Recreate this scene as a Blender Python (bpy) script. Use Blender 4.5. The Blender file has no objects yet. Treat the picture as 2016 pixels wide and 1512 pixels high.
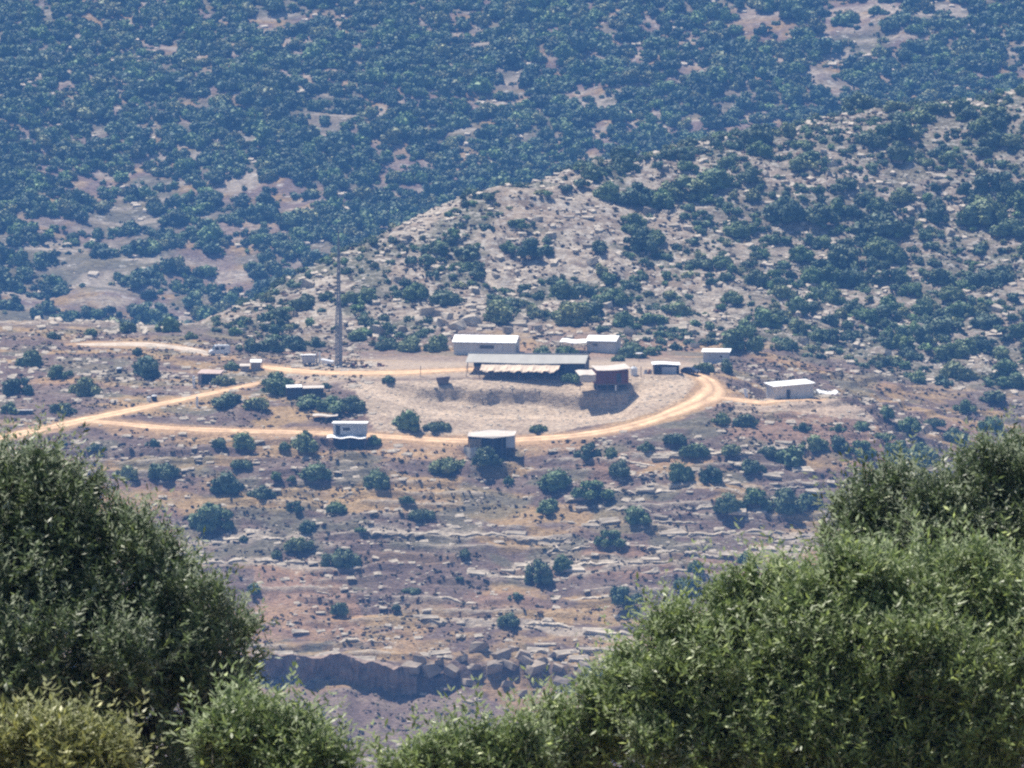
import bpy, bmesh, math, random
import numpy as np
from mathutils import Vector, Matrix
R = math.radians
random.seed(11)
rng = np.random.default_rng(7)
sc = bpy.context.scene
C = sc.collection

# ------------------------------------------------------------------ camera, sky, sun, exposure
FPX = 13500.0                      # focal length in pixels of a 2016 px wide frame (long telephoto)
PITCH = R(5.0)
cam = bpy.data.cameras.new('camera'); camo = bpy.data.objects.new('camera', cam); C.objects.link(camo)
cam.sensor_width = 36.0; cam.lens = 36.0 * FPX / 2016.0
cam.clip_start = 1.0; cam.clip_end = 6000.0
camo.location = (0, 0, 0); camo.rotation_euler = (R(90) - PITCH, 0, 0)
cam.dof.use_dof = True; cam.dof.focus_distance = 1500.0; cam.dof.aperture_fstop = 26.0
sc.camera = camo
SUN_EL, SUN_AZ = R(64), R(-40)     # azimuth from +Y (view direction) towards +X: behind the hills, to the left
w = bpy.data.worlds.new('World'); sc.world = w; w.use_nodes = True
nt = w.node_tree; nt.nodes.clear()
sky = nt.nodes.new('ShaderNodeTexSky'); sky.sky_type = 'NISHITA'; sky.sun_disc = False
sky.sun_elevation = SUN_EL; sky.sun_rotation = SUN_AZ
bg = nt.nodes.new('ShaderNodeBackground'); bg.inputs[1].default_value = 0.085
wo = nt.nodes.new('ShaderNodeOutputWorld')
nt.links.new(sky.outputs[0], bg.inputs[0]); nt.links.new(bg.outputs[0], wo.inputs[0])
sl = bpy.data.lights.new('sun', 'SUN'); sl.energy = 5.0; sl.angle = R(0.53); sl.color = (1.0, 0.935, 0.84)
so = bpy.data.objects.new('sun', sl); C.objects.link(so)
sdir = Vector((math.cos(SUN_EL) * math.sin(SUN_AZ), math.cos(SUN_EL) * math.cos(SUN_AZ), math.sin(SUN_EL)))
so.rotation_euler = sdir.to_track_quat('Z', 'Y').to_euler(); so.location = (0, 0, 30)
vs = sc.view_settings
vs.view_transform = 'Standard'; vs.look = 'None'; vs.exposure = 0.66; vs.gamma = 1.0; vs.use_curve_mapping = False
sc.cycles.use_denoising = False
sc.cycles.pixel_filter_type = 'BLACKMAN_HARRIS'; sc.cycles.filter_width = 2.3     # the soft look of a long phone zoom
sc.cycles.max_bounces = 6; sc.cycles.diffuse_bounces = 3; sc.cycles.glossy_bounces = 2
sc.cycles.transmission_bounces = 3; sc.cycles.volume_bounces = 0; sc.cycles.transparent_max_bounces = 8

CP, SP_ = math.cos(PITCH), math.sin(PITCH)
def P(px, py, Y):
    """world point seen at photo pixel (px,py) standing at distance Y"""
    u = (px - 1008.0) / FPX; v = -(py - 756.0) / FPX
    t = Y / (CP + v * SP_)
    return np.array((u * t, Y, t * (-SP_ + v * CP)))
def project(x, y, z):
    d = y * CP - z * SP_
    u = x / d; v = (y * SP_ + z * CP) / d
    return 1008 + u * FPX, 756 - v * FPX

# ------------------------------------------------------------------ noise
def _hash(ix, iy, s):
    n = (ix.astype(np.int64) * 374761393 + iy.astype(np.int64) * 668265263 + s * 1274126177) & 0x7fffffff
    n = ((n ^ (n >> 13)) * 1274126177) & 0x7fffffff
    return ((n ^ (n >> 16)) & 0xffff) / 65535.0
def vnoise(x, y, s=0):
    x = np.asarray(x, float); y = np.asarray(y, float)
    ix = np.floor(x); iy = np.floor(y); fx = x - ix; fy = y - iy
    fx = fx * fx * (3 - 2 * fx); fy = fy * fy * (3 - 2 * fy)
    a = _hash(ix, iy, s); b = _hash(ix + 1, iy, s); c = _hash(ix, iy + 1, s); d = _hash(ix + 1, iy + 1, s)
    return (a * (1 - fx) + b * fx) * (1 - fy) + (c * (1 - fx) + d * fx) * fy
def fbm(x, y, o=4, s=0):
    r = 0; a = 0.5; t = 0
    x = np.asarray(x, float); y = np.asarray(y, float)
    for i in range(o):
        r = r + a * vnoise(x, y, s + i * 17); t += a; a *= 0.55
        x, y = x * 1.9 * 0.8 - y * 1.9 * 0.6 + 3.1, x * 1.9 * 0.6 + y * 1.9 * 0.8 + 7.7
    return r / t
def sstep(a, b, x):
    t = np.clip((np.asarray(x, float) - a) / (b - a), 0, 1); return t * t * (3 - 2 * t)
def inpoly(px, py, poly):
    px = np.asarray(px); py = np.asarray(py); c = np.zeros(px.shape, bool)
    n = len(poly)
    for i in range(n):
        x0, y0 = poly[i]; x1, y1 = poly[(i + 1) % n]
        if y0 == y1: continue
        k = ((y0 > py) != (y1 > py)) & (px < (x1 - x0) * (py - y0) / (y1 - y0) + x0)
        c ^= k
    return c
def pldist(x, y, pts):
    """distance to polyline, and polyline parameter value interpolated (third column)"""
    best = np.full(np.shape(x), 1e9); val = np.zeros(np.shape(x))
    for (a, b) in zip(pts[:-1], pts[1:]):
        dx, dy = b[0] - a[0], b[1] - a[1]; L = dx * dx + dy * dy + 1e-9
        t = np.clip(((x - a[0]) * dx + (y - a[1]) * dy) / L, 0, 1)
        d = np.hypot(x - (a[0] + t * dx), y - (a[1] + t * dy))
        k = d < best; best = np.where(k, d, best); val = np.where(k, a[2] + t * (b[2] - a[2]), val)
    return best, val

# ------------------------------------------------------------------ landform: thin plate spline through surveyed points
CL_DROP = 4.8
ctl = []          # (px, py, Y)
def row(Y_or_list, pts):
    for i, (px, py) in enumerate(pts):
        ctl.append((px, py, Y_or_list[i] if isinstance(Y_or_list, (list, tuple)) else Y_or_list))
# foot of the hill (CL_DROP is taken off below the cliff line further down, so these sit that much higher)
cliffpts = []
raised = [(300, 1512, 1328), (700, 1512, 1330), (1100, 1512, 1330), (1700, 1512, 1330), (2100, 1512, 1326), (-100, 1512, 1326),
          (650, 1350, 1360.5), (1000, 1385, 1356), (400, 1340, 1360), (1400, 1360, 1358)]
row(1364, [(100, 1296), (400, 1292), (650, 1296), (800, 1296), (1050, 1292), (1400, 1290), (1750, 1290), (2100, 1300), (-100, 1300)])
row(1394, [(100, 1150), (500, 1148), (900, 1145), (1300, 1142), (1650, 1150), (2016, 1200)])
row(1425, [(100, 1000), (500, 998), (900, 996), (1300, 992), (1600, 1010), (1850, 1070)])
row(1442, [(-100, 925), (200, 915), (560, 914), (930, 922), (1250, 905), (1500, 910), (1700, 950)])
row([1455, 1461, 1458, 1456, 1455, 1455, 1456, 1461, 1470, 1480], [(10, 860), (200, 831), (450, 847), (650, 853), (800, 863), (930, 868), (1100, 860), (1260, 834), (1370, 798), (1410, 776)])
row([1472, 1472, 1472, 1476], [(800, 798), (1000, 803), (1180, 803), (740, 782)])
row([1490, 1490, 1489, 1489, 1490, 1492], [(720, 740), (880, 735), (1000, 736), (1180, 737), (1290, 737), (1380, 738)])
row(1515, [(560, 717), (700, 716), (900, 716), (1100, 715), (1300, 715)])
row(1543, [(560, 694), (750, 694), (950, 692), (1200, 692), (1370, 698)])
row([1475, 1490, 1500, 1508], [(100, 800), (300, 770), (440, 748), (520, 735)])
row([1530, 1530, 1530, 1562, 1562, 1562], [(50, 690), (250, 690), (430, 690), (-50, 636), (180, 640), (390, 648)])
row([1486, 1490, 1488, 1468, 1462], [(1500, 784), (1600, 786), (1700, 803), (1560, 835), (1700, 870)])
row([1475, 1485, 1495], [(1850, 930), (1990, 960), (2150, 960)])
# behind the left saddle the ground falls to the far valley
for x, Y, z in ((-140, 1600, -134), (-90, 1610, -136), (-140, 1680, -170), (-80, 1680, -165), (-30, 1760, -150), (-60, 1780, -185),
                (60, 1850, -135), (180, 1900, -125), (20, 1900, -170), (140, 2000, -170), (-150, 1800, -200)):
    ctl.append(('w', x, Y, z))
# the spur: foot, face, crest
row([1566, 1560, 1556, 1548, 1535, 1524, 1516], [(750, 655), (950, 652), (1200, 662), (1440, 690), (1600, 735), (1750, 790), (1900, 850)])
row([1585, 1602, 1628, 1650, 1668, 1692, 1725, 1758, 1790, 1805], [(430, 640), (470, 612), (620, 527), (760, 458), (900, 396), (1100, 352), (1350, 288), (1650, 232), (2016, 186), (2250, 165)])
row([1610, 1620, 1620, 1615, 1600, 1640, 1660, 1690, 1560, 1600], [(800, 545), (1000, 530), (1200, 535), (1450, 560), (1750, 640), (1300, 480), (1600, 470), (2000, 400), (2050, 760), (2050, 650)])
cx, cz_ = [], []
for c in ctl:
    if c[0] == 'w': cx.append((c[1], c[2])); cz_.append(c[3])
    else:
        p = P(*c); cx.append((p[0], p[1])); cz_.append(p[2])
for (px, py, Y) in raised:
    p = P(px, py, Y); cx.append((p[0], p[1])); cz_.append(p[2] + CL_DROP)
for x in (-150, 0, 150): cx.append((x, 1255.0)); cz_.append(-212.0)
cx = np.array(cx); cz_ = np.array(cz_)
def _tps_phi(r2): return np.where(r2 > 1e-12, 0.5 * r2 * np.log(np.maximum(r2, 1e-12)), 0.0)
S_ = 100.0; O_ = np.array((0.0, 1500.0))
q = (cx - O_) / S_; n = len(q)
K = _tps_phi(((q[:, None] - q[None]) ** 2).sum(-1)) + np.eye(n) * 2e-4
Pm = np.c_[np.ones(n), q]
A = np.block([[K, Pm], [Pm.T, np.zeros((3, 3))]])
sol = np.linalg.solve(A, np.r_[cz_, np.zeros(3)])
def tps(x, y):
    x = np.asarray(x, float); y = np.asarray(y, float); sh = x.shape
    X = (np.c_[x.ravel(), y.ravel()] - O_) / S_
    out = np.zeros(len(X))
    for s in range(0, len(X), 40000):
        B = X[s:s + 40000]
        d2 = (B[:, 0, None] - q[:, 0]) ** 2 + (B[:, 1, None] - q[:, 1]) ** 2
        out[s:s + 40000] = _tps_phi(d2) @ sol[:n] + sol[n] + B @ sol[n + 1:]
    return out.reshape(sh)

def cliffY(x):
    return 1361.0 + 2.2 * np.sin(x * 0.11 + 0.6) + 1.6 * (vnoise(x * 0.22, x * 0 + 3.3, 5) - .5) * 2 - 5.0 * sstep(-18, 14, x)
def cliffmask(x): return 0.5 + 0.5 * sstep(-62, -52, x) - 0.55 * sstep(-23, -8, x) - .2 * (vnoise(x * .3, x * 0 + 1.7, 9) - .3)
def h_far(x, y):
    b = -186 + 0.335 * (y - 2090) + 9 * (fbm(x / 120, y / 120, 3, 61) - .5) + 4.5 * (fbm(x / 33, y / 33, 3, 62) - .5) * 2
    b = b + 0.02 * x - 0.0004 * np.maximum(y - 2480, 0) ** 2
    return b
def hit0(px, py, f, y0=1310.0, y1=2000.0, n=1500):
    Y = np.linspace(y0, y1, n)
    u = (px - 1008.0) / FPX; v = -(py - 756.0) / FPX
    t = Y / (CP + v * SP_); x = u * t; z = t * (-SP_ + v * CP)
    g = f(x, Y) - z
    k = np.argmax(g > 0)
    if g[k] <= 0: return None
    if k == 0: return np.array((x[0], Y[0], z[0]))
    a = g[k - 1] / (g[k - 1] - g[k])
    return np.array((x[k - 1] + a * (x[k] - x[k - 1]), Y[k - 1] + a * (Y[k] - Y[k - 1]), z[k - 1] + a * (z[k] - z[k - 1])))

def h_front0(x, y):
    h = tps(x, y)
    return h - CL_DROP * cliffmask(x) * (1 - sstep(-0.9, 0.5, y - cliffY(x)))

# ------------------------------------------------------------------ roads (photo pixels, half width in metres)
ROADS_PX = {
 'dirt_road': [(-90, 880, 1.7), (10, 860, 1.8), (100, 841, 1.8), (200, 820, 1.9), (300, 798, 1.7), (400, 776, 1.6), (470, 763, 1.5), (522, 750, 1.2)],
 'dirt_loop_road': [(165, 829, 1.4), (300, 840, 1.35), (450, 847, 1.25), (560, 850, 1.2), (650, 853, 1.2), (740, 857, 1.3), (830, 864, 1.4), (930, 868, 1.4), (1040, 864, 1.5), (1130, 858, 1.6), (1220, 844, 1.8), (1300, 822, 2.2), (1370, 796, 2.6), (1408, 774, 3.1), (1408, 756, 2.8), (1388, 742, 2.3), (1368, 734, 2.0)],
 'dirt_yard_road': [(505, 719, 1.4), (560, 726, 2.0), (640, 733, 2.2), (720, 735, 2.3), (800, 733, 2.2), (880, 728, 2.0), (960, 725, 1.6)],
 'dirt_spur_road': [(1412, 782, 1.7), (1460, 789, 1.8), (1520, 792, 1.7), (1580, 790, 1.5), (1620, 788, 0.9)],
 'pale_dirt_track': [(150, 677, 1.4), (200, 678, 2.0), (260, 676, 2.2), (320, 678, 2.4), (370, 686, 2.2), (410, 696, 1.8), (452, 705, 1.2)],
}
ROADS = {}
def resample(pts, step):
    pts = np.array(pts); d = np.r_[0, np.cumsum(np.hypot(np.diff(pts[:, 0]), np.diff(pts[:, 1])))]
    m = max(3, int(d[-1] / step)); t = np.linspace(0, d[-1], m)
    out = np.stack([np.interp(t, d, pts[:, k]) for k in range(pts.shape[1])], 1)
    for _ in range(10): out[1:-1] = 0.25 * out[:-2] + 0.5 * out[1:-1] + 0.25 * out[2:]
    return out
for nme, pl in ROADS_PX.items():
    wp = []
    for (px, py, hw) in pl:
        p = hit0(px, py, tps); wp.append((p[0], p[1], hw))
    ROADS[nme] = resample(wp, 1.6)
# cut bank (rock face) below the long shed: plan line taken from the photo
CUT = np.array([P(px, py, Y) for (px, py, Y) in [(770, 752, 1484), (860, 757, 1481.5), (960, 759, 1480.5), (1080, 760, 1480), (1180, 764, 1478.5), (1235, 760, 1479), (1255, 748, 1484)]])
def cut_drop(x, y):
    yc = np.interp(x, CUT[:, 0], CUT[:, 1]) + (vnoise(x * .35, x * 0, 8) - .5) * 2.2
    m = sstep(CUT[0, 0] - 6, CUT[1, 0] + 4, x) * (1 - sstep(CUT[-2, 0] - 2, CUT[-1, 0] + 2, x))
    d = yc - y
    return 2.7 * m * sstep(0.0, 1.6, d) * (1 - sstep(5.0, 17.0, d))
PADS = []     # (x, y, r, z)
def h_front(x, y, detail=True):
    x = np.asarray(x, float); y = np.asarray(y, float)
    base = tps(x, y)
    spur = sstep(1540, 1580, y + 0.22 * (x - 60) * (x > 60))
    h = base.copy()
    road = np.zeros(x.shape)
    for r in ROADS.values():
        near = (x > r[:, 0].min() - 9) & (x < r[:, 0].max() + 9) & (y > r[:, 1].min() - 9) & (y < r[:, 1].max() + 9)
        if near.any():
            d, hw = pldist(x[near], y[near], r[::2] if len(r) > 24 else r)
            road[near] = np.maximum(road[near], 1 - sstep(hw + .5, hw + 3.5, d))
    flat = np.maximum(road, 0.93 * sstep(1483, 1487, y) * (1 - sstep(1550, 1562, y)) * sstep(-58, -44, x) * (1 - sstep(38, 52, x)))
    px, py = project(x, y, base)
    bench = inpoly(px, py, BENCH).astype(float)
    if detail:
        nz = 1.3 * (fbm(x / 14, y / 14, 4, 1) - .5) * 2 + 0.34 * (fbm(x / 2.2, y / 2.2, 3, 2) - .5) * 2
        rk = sstep(.40, .66, fbm(x / 12, y / 10, 3, 31))
        rd = 1 - np.abs(2 * fbm(x / 5.5 + 0.35 * y / 5.5, y / 4.2, 4, 33) - 1)
        nz_sp = 2.2 * (fbm(x / 22, y / 22, 3, 11) - .5) * 2 + rk * 1.9 * (rd ** 3 - .3) + .4 * (fbm(x / 1.9, y / 1.9, 2, 12) - .5)
        # bedding ledges of the terraced front slope
        L = 1.75
        lv = (base + 1.5 * (fbm(x / 30, y / 30, 3, 21) - .5)) / L
        t = lv - np.floor(lv)
        st = (sstep(0.0, 0.16, t) * 0.74 + t * 0.26 - t) * L
        lm = sstep(.36, .56, fbm(x / 17, y / 6, 3, 22)) * (1 - spur) * (1 - sstep(1452, 1462, y) * (1 - sstep(20, 70, x))) * sstep(1355, 1366, y)
        near_c = np.exp(-((y - cliffY(x) - 1) / 7.0) ** 2) * sstep(-26, -14, x)
        nz = nz + near_c * 2.0 * ((1 - np.abs(2 * fbm(x / 4.0, y / 3.2, 3, 35) - 1)) ** 2 - .4)
        nfr = nz * (0.55 + .45 * (1 - bench)) + 0.95 * st * lm
        h = h + (nfr * (1 - spur) + nz_sp * spur) * (1 - flat) * (1 - .7 * bench)
    h = h - cut_drop(x, y)
    h = h - CL_DROP * cliffmask(x) * (1 - sstep(-0.9, 0.5, y - cliffY(x)))
    h = h - 0.10 * sstep(.5, 1, road)
    for (ax, ay, ar, az) in PADS:
        d = np.hypot(x - ax, y - ay); h = np.where(d < ar * 1.5, h + (az - h) * (1 - sstep(ar, ar * 1.5, d)), h)
    return h
BENCH = [(690, 752), (715, 800), (740, 850), (830, 858), (930, 860), (1100, 850), (1240, 828), (1340, 795), (1378, 745), (1300, 738), (1250, 742), (1240, 745), (770, 748)]

def hit(px, py, y0=1310.0, y1=1960.0):
    p = hit0(px, py, lambda X, Yv: h_front(X, Yv, False), y0, y1, 900)
    if p is None: return None
    a = hit0(px, py, h_front, max(y0, p[1] - 30), p[1] + 30, 240)
    return a if a is not None else p
def hit_far(px, py):
    return hit0(px, py, h_far, 2060.0, 2700.0, 800)
def mpp(Y): return Y / FPX          # metres per photo pixel

# ------------------------------------------------------------------ materials
MATS = {}
def newmat(name):
    m = bpy.data.materials.new(name); m.use_nodes = True; MATS[name] = m
    nt = m.node_tree; b = nt.nodes['Principled BSDF']
    return m, nt, b
def N(nt, t, **kw):
    nd = nt.nodes.new(t)
    for k, v in kw.items():
        if k.startswith('i_'): nd.inputs[int(k[2:])].default_value = v
        else: setattr(nd, k, v)
    return nd
def noise_node(nt, scale, detail=4, vec=None, rough=.6):
    nd = N(nt, 'ShaderNodeTexNoise'); nd.inputs['Scale'].default_value = scale; nd.inputs['Detail'].default_value = detail
    nd.inputs['Roughness'].default_value = rough
    if vec is not None: nt.links.new(vec, nd.inputs['Vector'])
    return nd
def ramp(nt, fac, stops):
    r = N(nt, 'ShaderNodeValToRGB'); e = r.color_ramp.elements
    while len(e) > 1: e.remove(e[-1])
    e[0].position = stops[0][0]; e[0].color = (*stops[0][1], 1)
    for p_, c in stops[1:]:
        k = e.new(p_); k.color = (*c, 1)
    nt.links.new(fac, r.inputs[0]); return r
def mixc(nt, a, b, fac, mode='MIX'):
    m = N(nt, 'ShaderNodeMix', data_type='RGBA', blend_type=mode)
    for s, v in ((6, a), (7, b), (0, fac)):
        if hasattr(v, 'is_output'): nt.links.new(v, m.inputs[s])
        else: m.inputs[s].default_value = v if not isinstance(v, tuple) else (*v, 1)
    return m.outputs[2]
def ground_mat(name, stone=0.62, fine=3.0, stretch=(1, 1, 1), soft=False):
    m, nt, b = newmat(name)
    at = N(nt, 'ShaderNodeAttribute', attribute_name='tint')
    tc = N(nt, 'ShaderNodeTexCoord')
    mp = N(nt, 'ShaderNodeMapping'); mp.inputs['Scale'].default_value = stretch
    nt.links.new(tc.outputs['Object'], mp.inputs[0])
    n1 = noise_node(nt, fine, 5, mp.outputs[0], .7)
    r1 = ramp(nt, n1.outputs[0], [(.30, (.8, .78, .76)), (.70, (1.2, 1.2, 1.2))] if soft else [(.30, (.34, .31, .31)), (.48, (.82, .80, .79)), (.60, (1.1, 1.07, 1.04)), (.74, (1.7, 1.64, 1.54))])
    c1 = mixc(nt, at.outputs[0], r1.outputs[0], 1.0, 'MULTIPLY')
    n2 = noise_node(nt, fine * .42, 4, mp.outputs[0], .75)
    r2 = ramp(nt, n2.outputs[0], [(stone, (0, 0, 0)), (stone + .05, (1, 1, 1))])
    al = N(nt, 'ShaderNodeMath', operation='MULTIPLY'); nt.links.new(r2.outputs[0], al.inputs[0]); nt.links.new(at.outputs['Alpha'], al.inputs[1])
    c2 = mixc(nt, c1, (.50, .46, .40), al.outputs[0])
    nt.links.new(c2, b.inputs['Base Color']); b.inputs['Roughness'].default_value = .95; b.inputs['Specular IOR Level'].default_value = .1
    bp = N(nt, 'ShaderNodeBump'); bp.inputs['Strength'].default_value = .8; bp.inputs['Distance'].default_value = .35
    nt.links.new(n1.outputs[0], bp.inputs['Height']); nt.links.new(bp.outputs[0], b.inputs['Normal'])
    return m
ground_mat('front_ground', .585, 1.5, (.7, 1.2, 1.6)); ground_mat('spur_ground', .535, 1.2, (.8, 1.1, 1.3)); ground_mat('far_ground', .60, .7, (.7, 1.2, 1.6)); ground_mat('near_ground', .7, 2.0); ground_mat('road_ground', .72, .8, (1, 1, 1), True)
def simple_mat(name, col, rough=.7, var=.25, scale=1.2, metal=0.0, spec=.3, bump=0.0, stretch=(1, 1, 1), objvar=0.0):
    m, nt, b = newmat(name)
    tc = N(nt, 'ShaderNodeTexCoord'); mp = N(nt, 'ShaderNodeMapping'); mp.inputs['Scale'].default_value = stretch
    nt.links.new(tc.outputs['Object'], mp.inputs[0])
    n1 = noise_node(nt, scale, 5, mp.outputs[0], .65)
    lo = tuple(c * (1 - var) for c in col); hi = tuple(min(1, c * (1 + var)) for c in col)
    c = ramp(nt, n1.outputs[0], [(.28, lo), (.72, hi)]).outputs[0]
    if objvar:
        oi = N(nt, 'ShaderNodeObjectInfo')
        r = ramp(nt, oi.outputs['Random'], [(0, (1 - objvar,) * 3), (1, (1 + objvar,) * 3)])
        c = mixc(nt, c, r.outputs[0], 1.0, 'MULTIPLY')
    nt.links.new(c, b.inputs['Base Color'])
    b.inputs['Roughness'].default_value = rough; b.inputs['Metallic'].default_value = metal; b.inputs['Specular IOR Level'].default_value = spec
    if bump:
        bp = N(nt, 'ShaderNodeBump'); bp.inputs['Strength'].default_value = bump; bp.inputs['Distance'].default_value = .2
        nt.links.new(n1.outputs[0], bp.inputs['Height']); nt.links.new(bp.outputs[0], b.inputs['Normal'])
    return m
simple_mat('road', (.62, .42, .24), .95, .22, .35, spec=.1, bump=.3, stretch=(1, 1, 1))
simple_mat('track', (.50, .41, .32), .95, .2, .3, spec=.1, bump=.3)
simple_mat('rock', (.375, .32, .25), .9, .6, 1.6, spec=.15, bump=.6, objvar=.22)
simple_mat('grey_rock', (.30, .245, .19), .92, .5, 1.1, spec=.1, bump=1.0, objvar=.25)
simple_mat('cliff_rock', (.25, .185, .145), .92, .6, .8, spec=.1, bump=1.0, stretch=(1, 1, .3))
simple_mat('white_paint', (.78, .78, .76), .55, .08, .8)
simple_mat('white_roof', (.86, .85, .82), .5, .13, .7, stretch=(1, .25, 1))
simple_mat('cream_wall', (.58, .56, .52), .7, .2, .9, stretch=(1, 1, .35))
simple_mat('grey_wall', (.46, .46, .47), .7, .22, 1.0, stretch=(1, 1, .35))
simple_mat('grey_roof', (.36, .345, .305), .8, .14, .4, stretch=(1, .2, 1))
simple_mat('rust_red', (.15, .055, .045), .75, .4, .9, stretch=(1, 1, .3))
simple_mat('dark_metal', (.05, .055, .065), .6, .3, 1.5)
simple_mat('shade_blue', (.06, .065, .085), .6, .3, 1.0)  # dark blue that stands in for shade inside open sheds, undercrofts and openings
simple_mat('dark_wood', (.15, .12, .105), .85, .35, 2.0)
simple_mat('stone_wall', (.36, .30, .26), .9, .35, 2.2, bump=.6)
simple_mat('pink_roof', (.45, .34, .29), .85, .2, .9)
simple_mat('tarp', (.58, .46, .34), .7, .16, .6)
simple_mat('pale_sheet', (.52, .455, .385), .7, .15, .8)
simple_mat('galvanised', (.24, .25, .27), .5, .2, 2.0, metal=.3)
simple_mat('tyre', (.02, .02, .02), .85, .2, 3)
simple_mat('glass', (.03, .035, .04), .15, .1, 1, spec=.6)
simple_mat('car_white', (.72, .72, .72), .3, .04, 1, spec=.5)
simple_mat('car_dark', (.06, .06, .07), .3, .06, 1, spec=.5)
simple_mat('black_plastic', (.015, .015, .017), .5, .2, 2)
simple_mat('bark', (.10, .085, .07), .9, .4, 9.0, bump=.8, stretch=(1, 1, .3))
def foliage_mat(name, base, objrand=True, attr=False, rough=.6, island=.35):
    m, nt, b = newmat(name)
    g = N(nt, 'ShaderNodeNewGeometry')
    r = ramp(nt, g.outputs['Random Per Island'], [(0, tuple(c * (1 - island) for c in base)), (.55, base), (1, (base[0] * (1 + island * 1.5), base[1] * (1 + island * 1.1), base[2] * (1 + island * .6)))])
    c = r.outputs[0]
    if objrand:
        oi = N(nt, 'ShaderNodeObjectInfo')
        r2 = ramp(nt, oi.outputs['Random'], [(0, (.62, .74, .85)), (.35, (.95, .95, .95)), (.7, (1.05, 1.2, .85)), (1, (1.6, 1.38, 1.15))])
        c = mixc(nt, c, r2.outputs[0], 1.0, 'MULTIPLY')
    if attr:
        at = N(nt, 'ShaderNodeAttribute', attribute_name='tint', attribute_type='INSTANCER')
        c = mixc(nt, c, at.outputs[0], 1.0, 'MULTIPLY')
    nt.links.new(c, b.inputs['Base Color']); b.inputs['Roughness'].default_value = rough; b.inputs['Specular IOR Level'].default_value = .25
    return m
FOL = (.122, .168, .092)
foliage_mat('shrub_leaf', FOL); foliage_mat('scrub_leaf', FOL, False, True)
foliage_mat('herb_leaf', (.125, .098, .078), False, True)
def olive_mat(name, top, under):
    m, nt, b = newmat(name)
    g = N(nt, 'ShaderNodeNewGeometry')
    r = ramp(nt, g.outputs['Random Per Island'], [(0, tuple(c * .55 for c in top)), (.6, top), (.93, (top[0] * 1.6, top[1] * 1.45, top[2] * 1.3)), (1, (top[0] * 2.4, top[1] * 2.1, top[2] * 1.5))])
    c = mixc(nt, r.outputs[0], under, g.outputs['Backfacing'])
    nt.links.new(c, b.inputs['Base Color']); b.inputs['Roughness'].default_value = .44; b.inputs['Specular IOR Level'].default_value = .4
    tr = N(nt, 'ShaderNodeBsdfTranslucent'); nt.links.new(c, tr.inputs[0])
    mx = N(nt, 'ShaderNodeMixShader'); mx.inputs[0].default_value = .40
    out = nt.nodes['Material Output']
    nt.links.new(b.outputs[0], mx.inputs[1]); nt.links.new(tr.outputs[0], mx.inputs[2]); nt.links.new(mx.outputs[0], out.inputs[0])
olive_mat('olive_dark', (.110, .160, .070), (.31, .36, .27))
olive_mat('olive_mid', (.195, .270, .095), (.34, .40, .26))
olive_mat('olive_yellow', (.240, .265, .088), (.35, .37, .21))

# ------------------------------------------------------------------ mesh helpers
def mesh_np(name, V, F, mat, tint=None, smooth=False):
    V = np.asarray(V, np.float32); F = np.asarray(F, np.int32); k = F.shape[1]
    me = bpy.data.meshes.new(name)
    me.vertices.add(len(V)); me.vertices.foreach_set('co', V.ravel())
    me.loops.add(F.size); me.loops.foreach_set('vertex_index', F.ravel())
    me.polygons.add(len(F)); me.polygons.foreach_set('loop_start', np.arange(0, F.size, k, dtype=np.int32))
    try: me.polygons.foreach_set('loop_total', np.full(len(F), k, np.int32))
    except Exception: pass
    me.update(calc_edges=True)
    if tint is not None:
        a = me.color_attributes.new('tint', 'FLOAT_COLOR', 'POINT')
        a.data.foreach_set('color', np.asarray(tint, np.float32).ravel())
    me.polygons.foreach_set('use_smooth', np.full(len(F), bool(smooth)))
    me.materials.append(MATS[mat]); me.validate()
    return me
def link(name, me, parent=None, loc=(0, 0, 0), rz=0.0):
    o = bpy.data.objects.new(name, me); C.objects.link(o); o.location = loc; o.rotation_euler = (0, 0, rz)
    if parent is not None: o.parent = parent
    return o
def tag(o, label=None, cat=None, group=None, kind=None):
    if label: o['label'] = label
    if cat: o['category'] = cat
    if group: o['group'] = group
    if kind: o['kind'] = kind
    return o
def empty(name, loc, rz, label, cat, group=None):
    o = bpy.data.objects.new(name, None); C.objects.link(o); o.location = tuple(loc); o.rotation_euler = (0, 0, rz); o.empty_display_size = .3
    return tag(o, label, cat, group)
def pydata(name, V, F, mat, parent=None, loc=(0, 0, 0), rot=(0, 0, 0), smooth=False):
    me = bpy.data.meshes.new(name); me.from_pydata([tuple(v) for v in V], [], [tuple(f) for f in F]); me.update()
    me.materials.append(MATS[mat])
    if smooth:
        for p_ in me.polygons: p_.use_smooth = True
    o = bpy.data.objects.new(name, me); C.objects.link(o); o.location = loc; o.rotation_euler = rot
    if parent is not None: o.parent = parent
    return o
BOXF = [(0, 3, 2, 1), (4, 5, 6, 7), (0, 1, 5, 4), (1, 2, 6, 5), (2, 3, 7, 6), (3, 0, 4, 7)]
def boxv(x0, x1, y0, y1, z0, z1): return [(x0, y0, z0), (x1, y0, z0), (x1, y1, z0), (x0, y1, z0), (x0, y0, z1), (x1, y0, z1), (x1, y1, z1), (x0, y1, z1)]
def box(name, b, mat, parent, loc=(0, 0, 0), rot=(0, 0, 0), bev=0.0):
    o = pydata(name, boxv(*b), BOXF, mat, parent, loc, rot)
    if bev:
        bm = bmesh.new(); bm.from_mesh(o.data); bmesh.ops.bevel(bm, geom=bm.edges[:], offset=bev, segments=2, affect='EDGES'); bm.to_mesh(o.data); bm.free()
    return o
def multi(name, boxes, mat, parent):
    V, F = [], []
    for b in boxes:
        k = len(V); V += boxv(*b); F += [tuple(i + k for i in f) for f in BOXF]
    return pydata(name, V, F, mat, parent)
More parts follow.
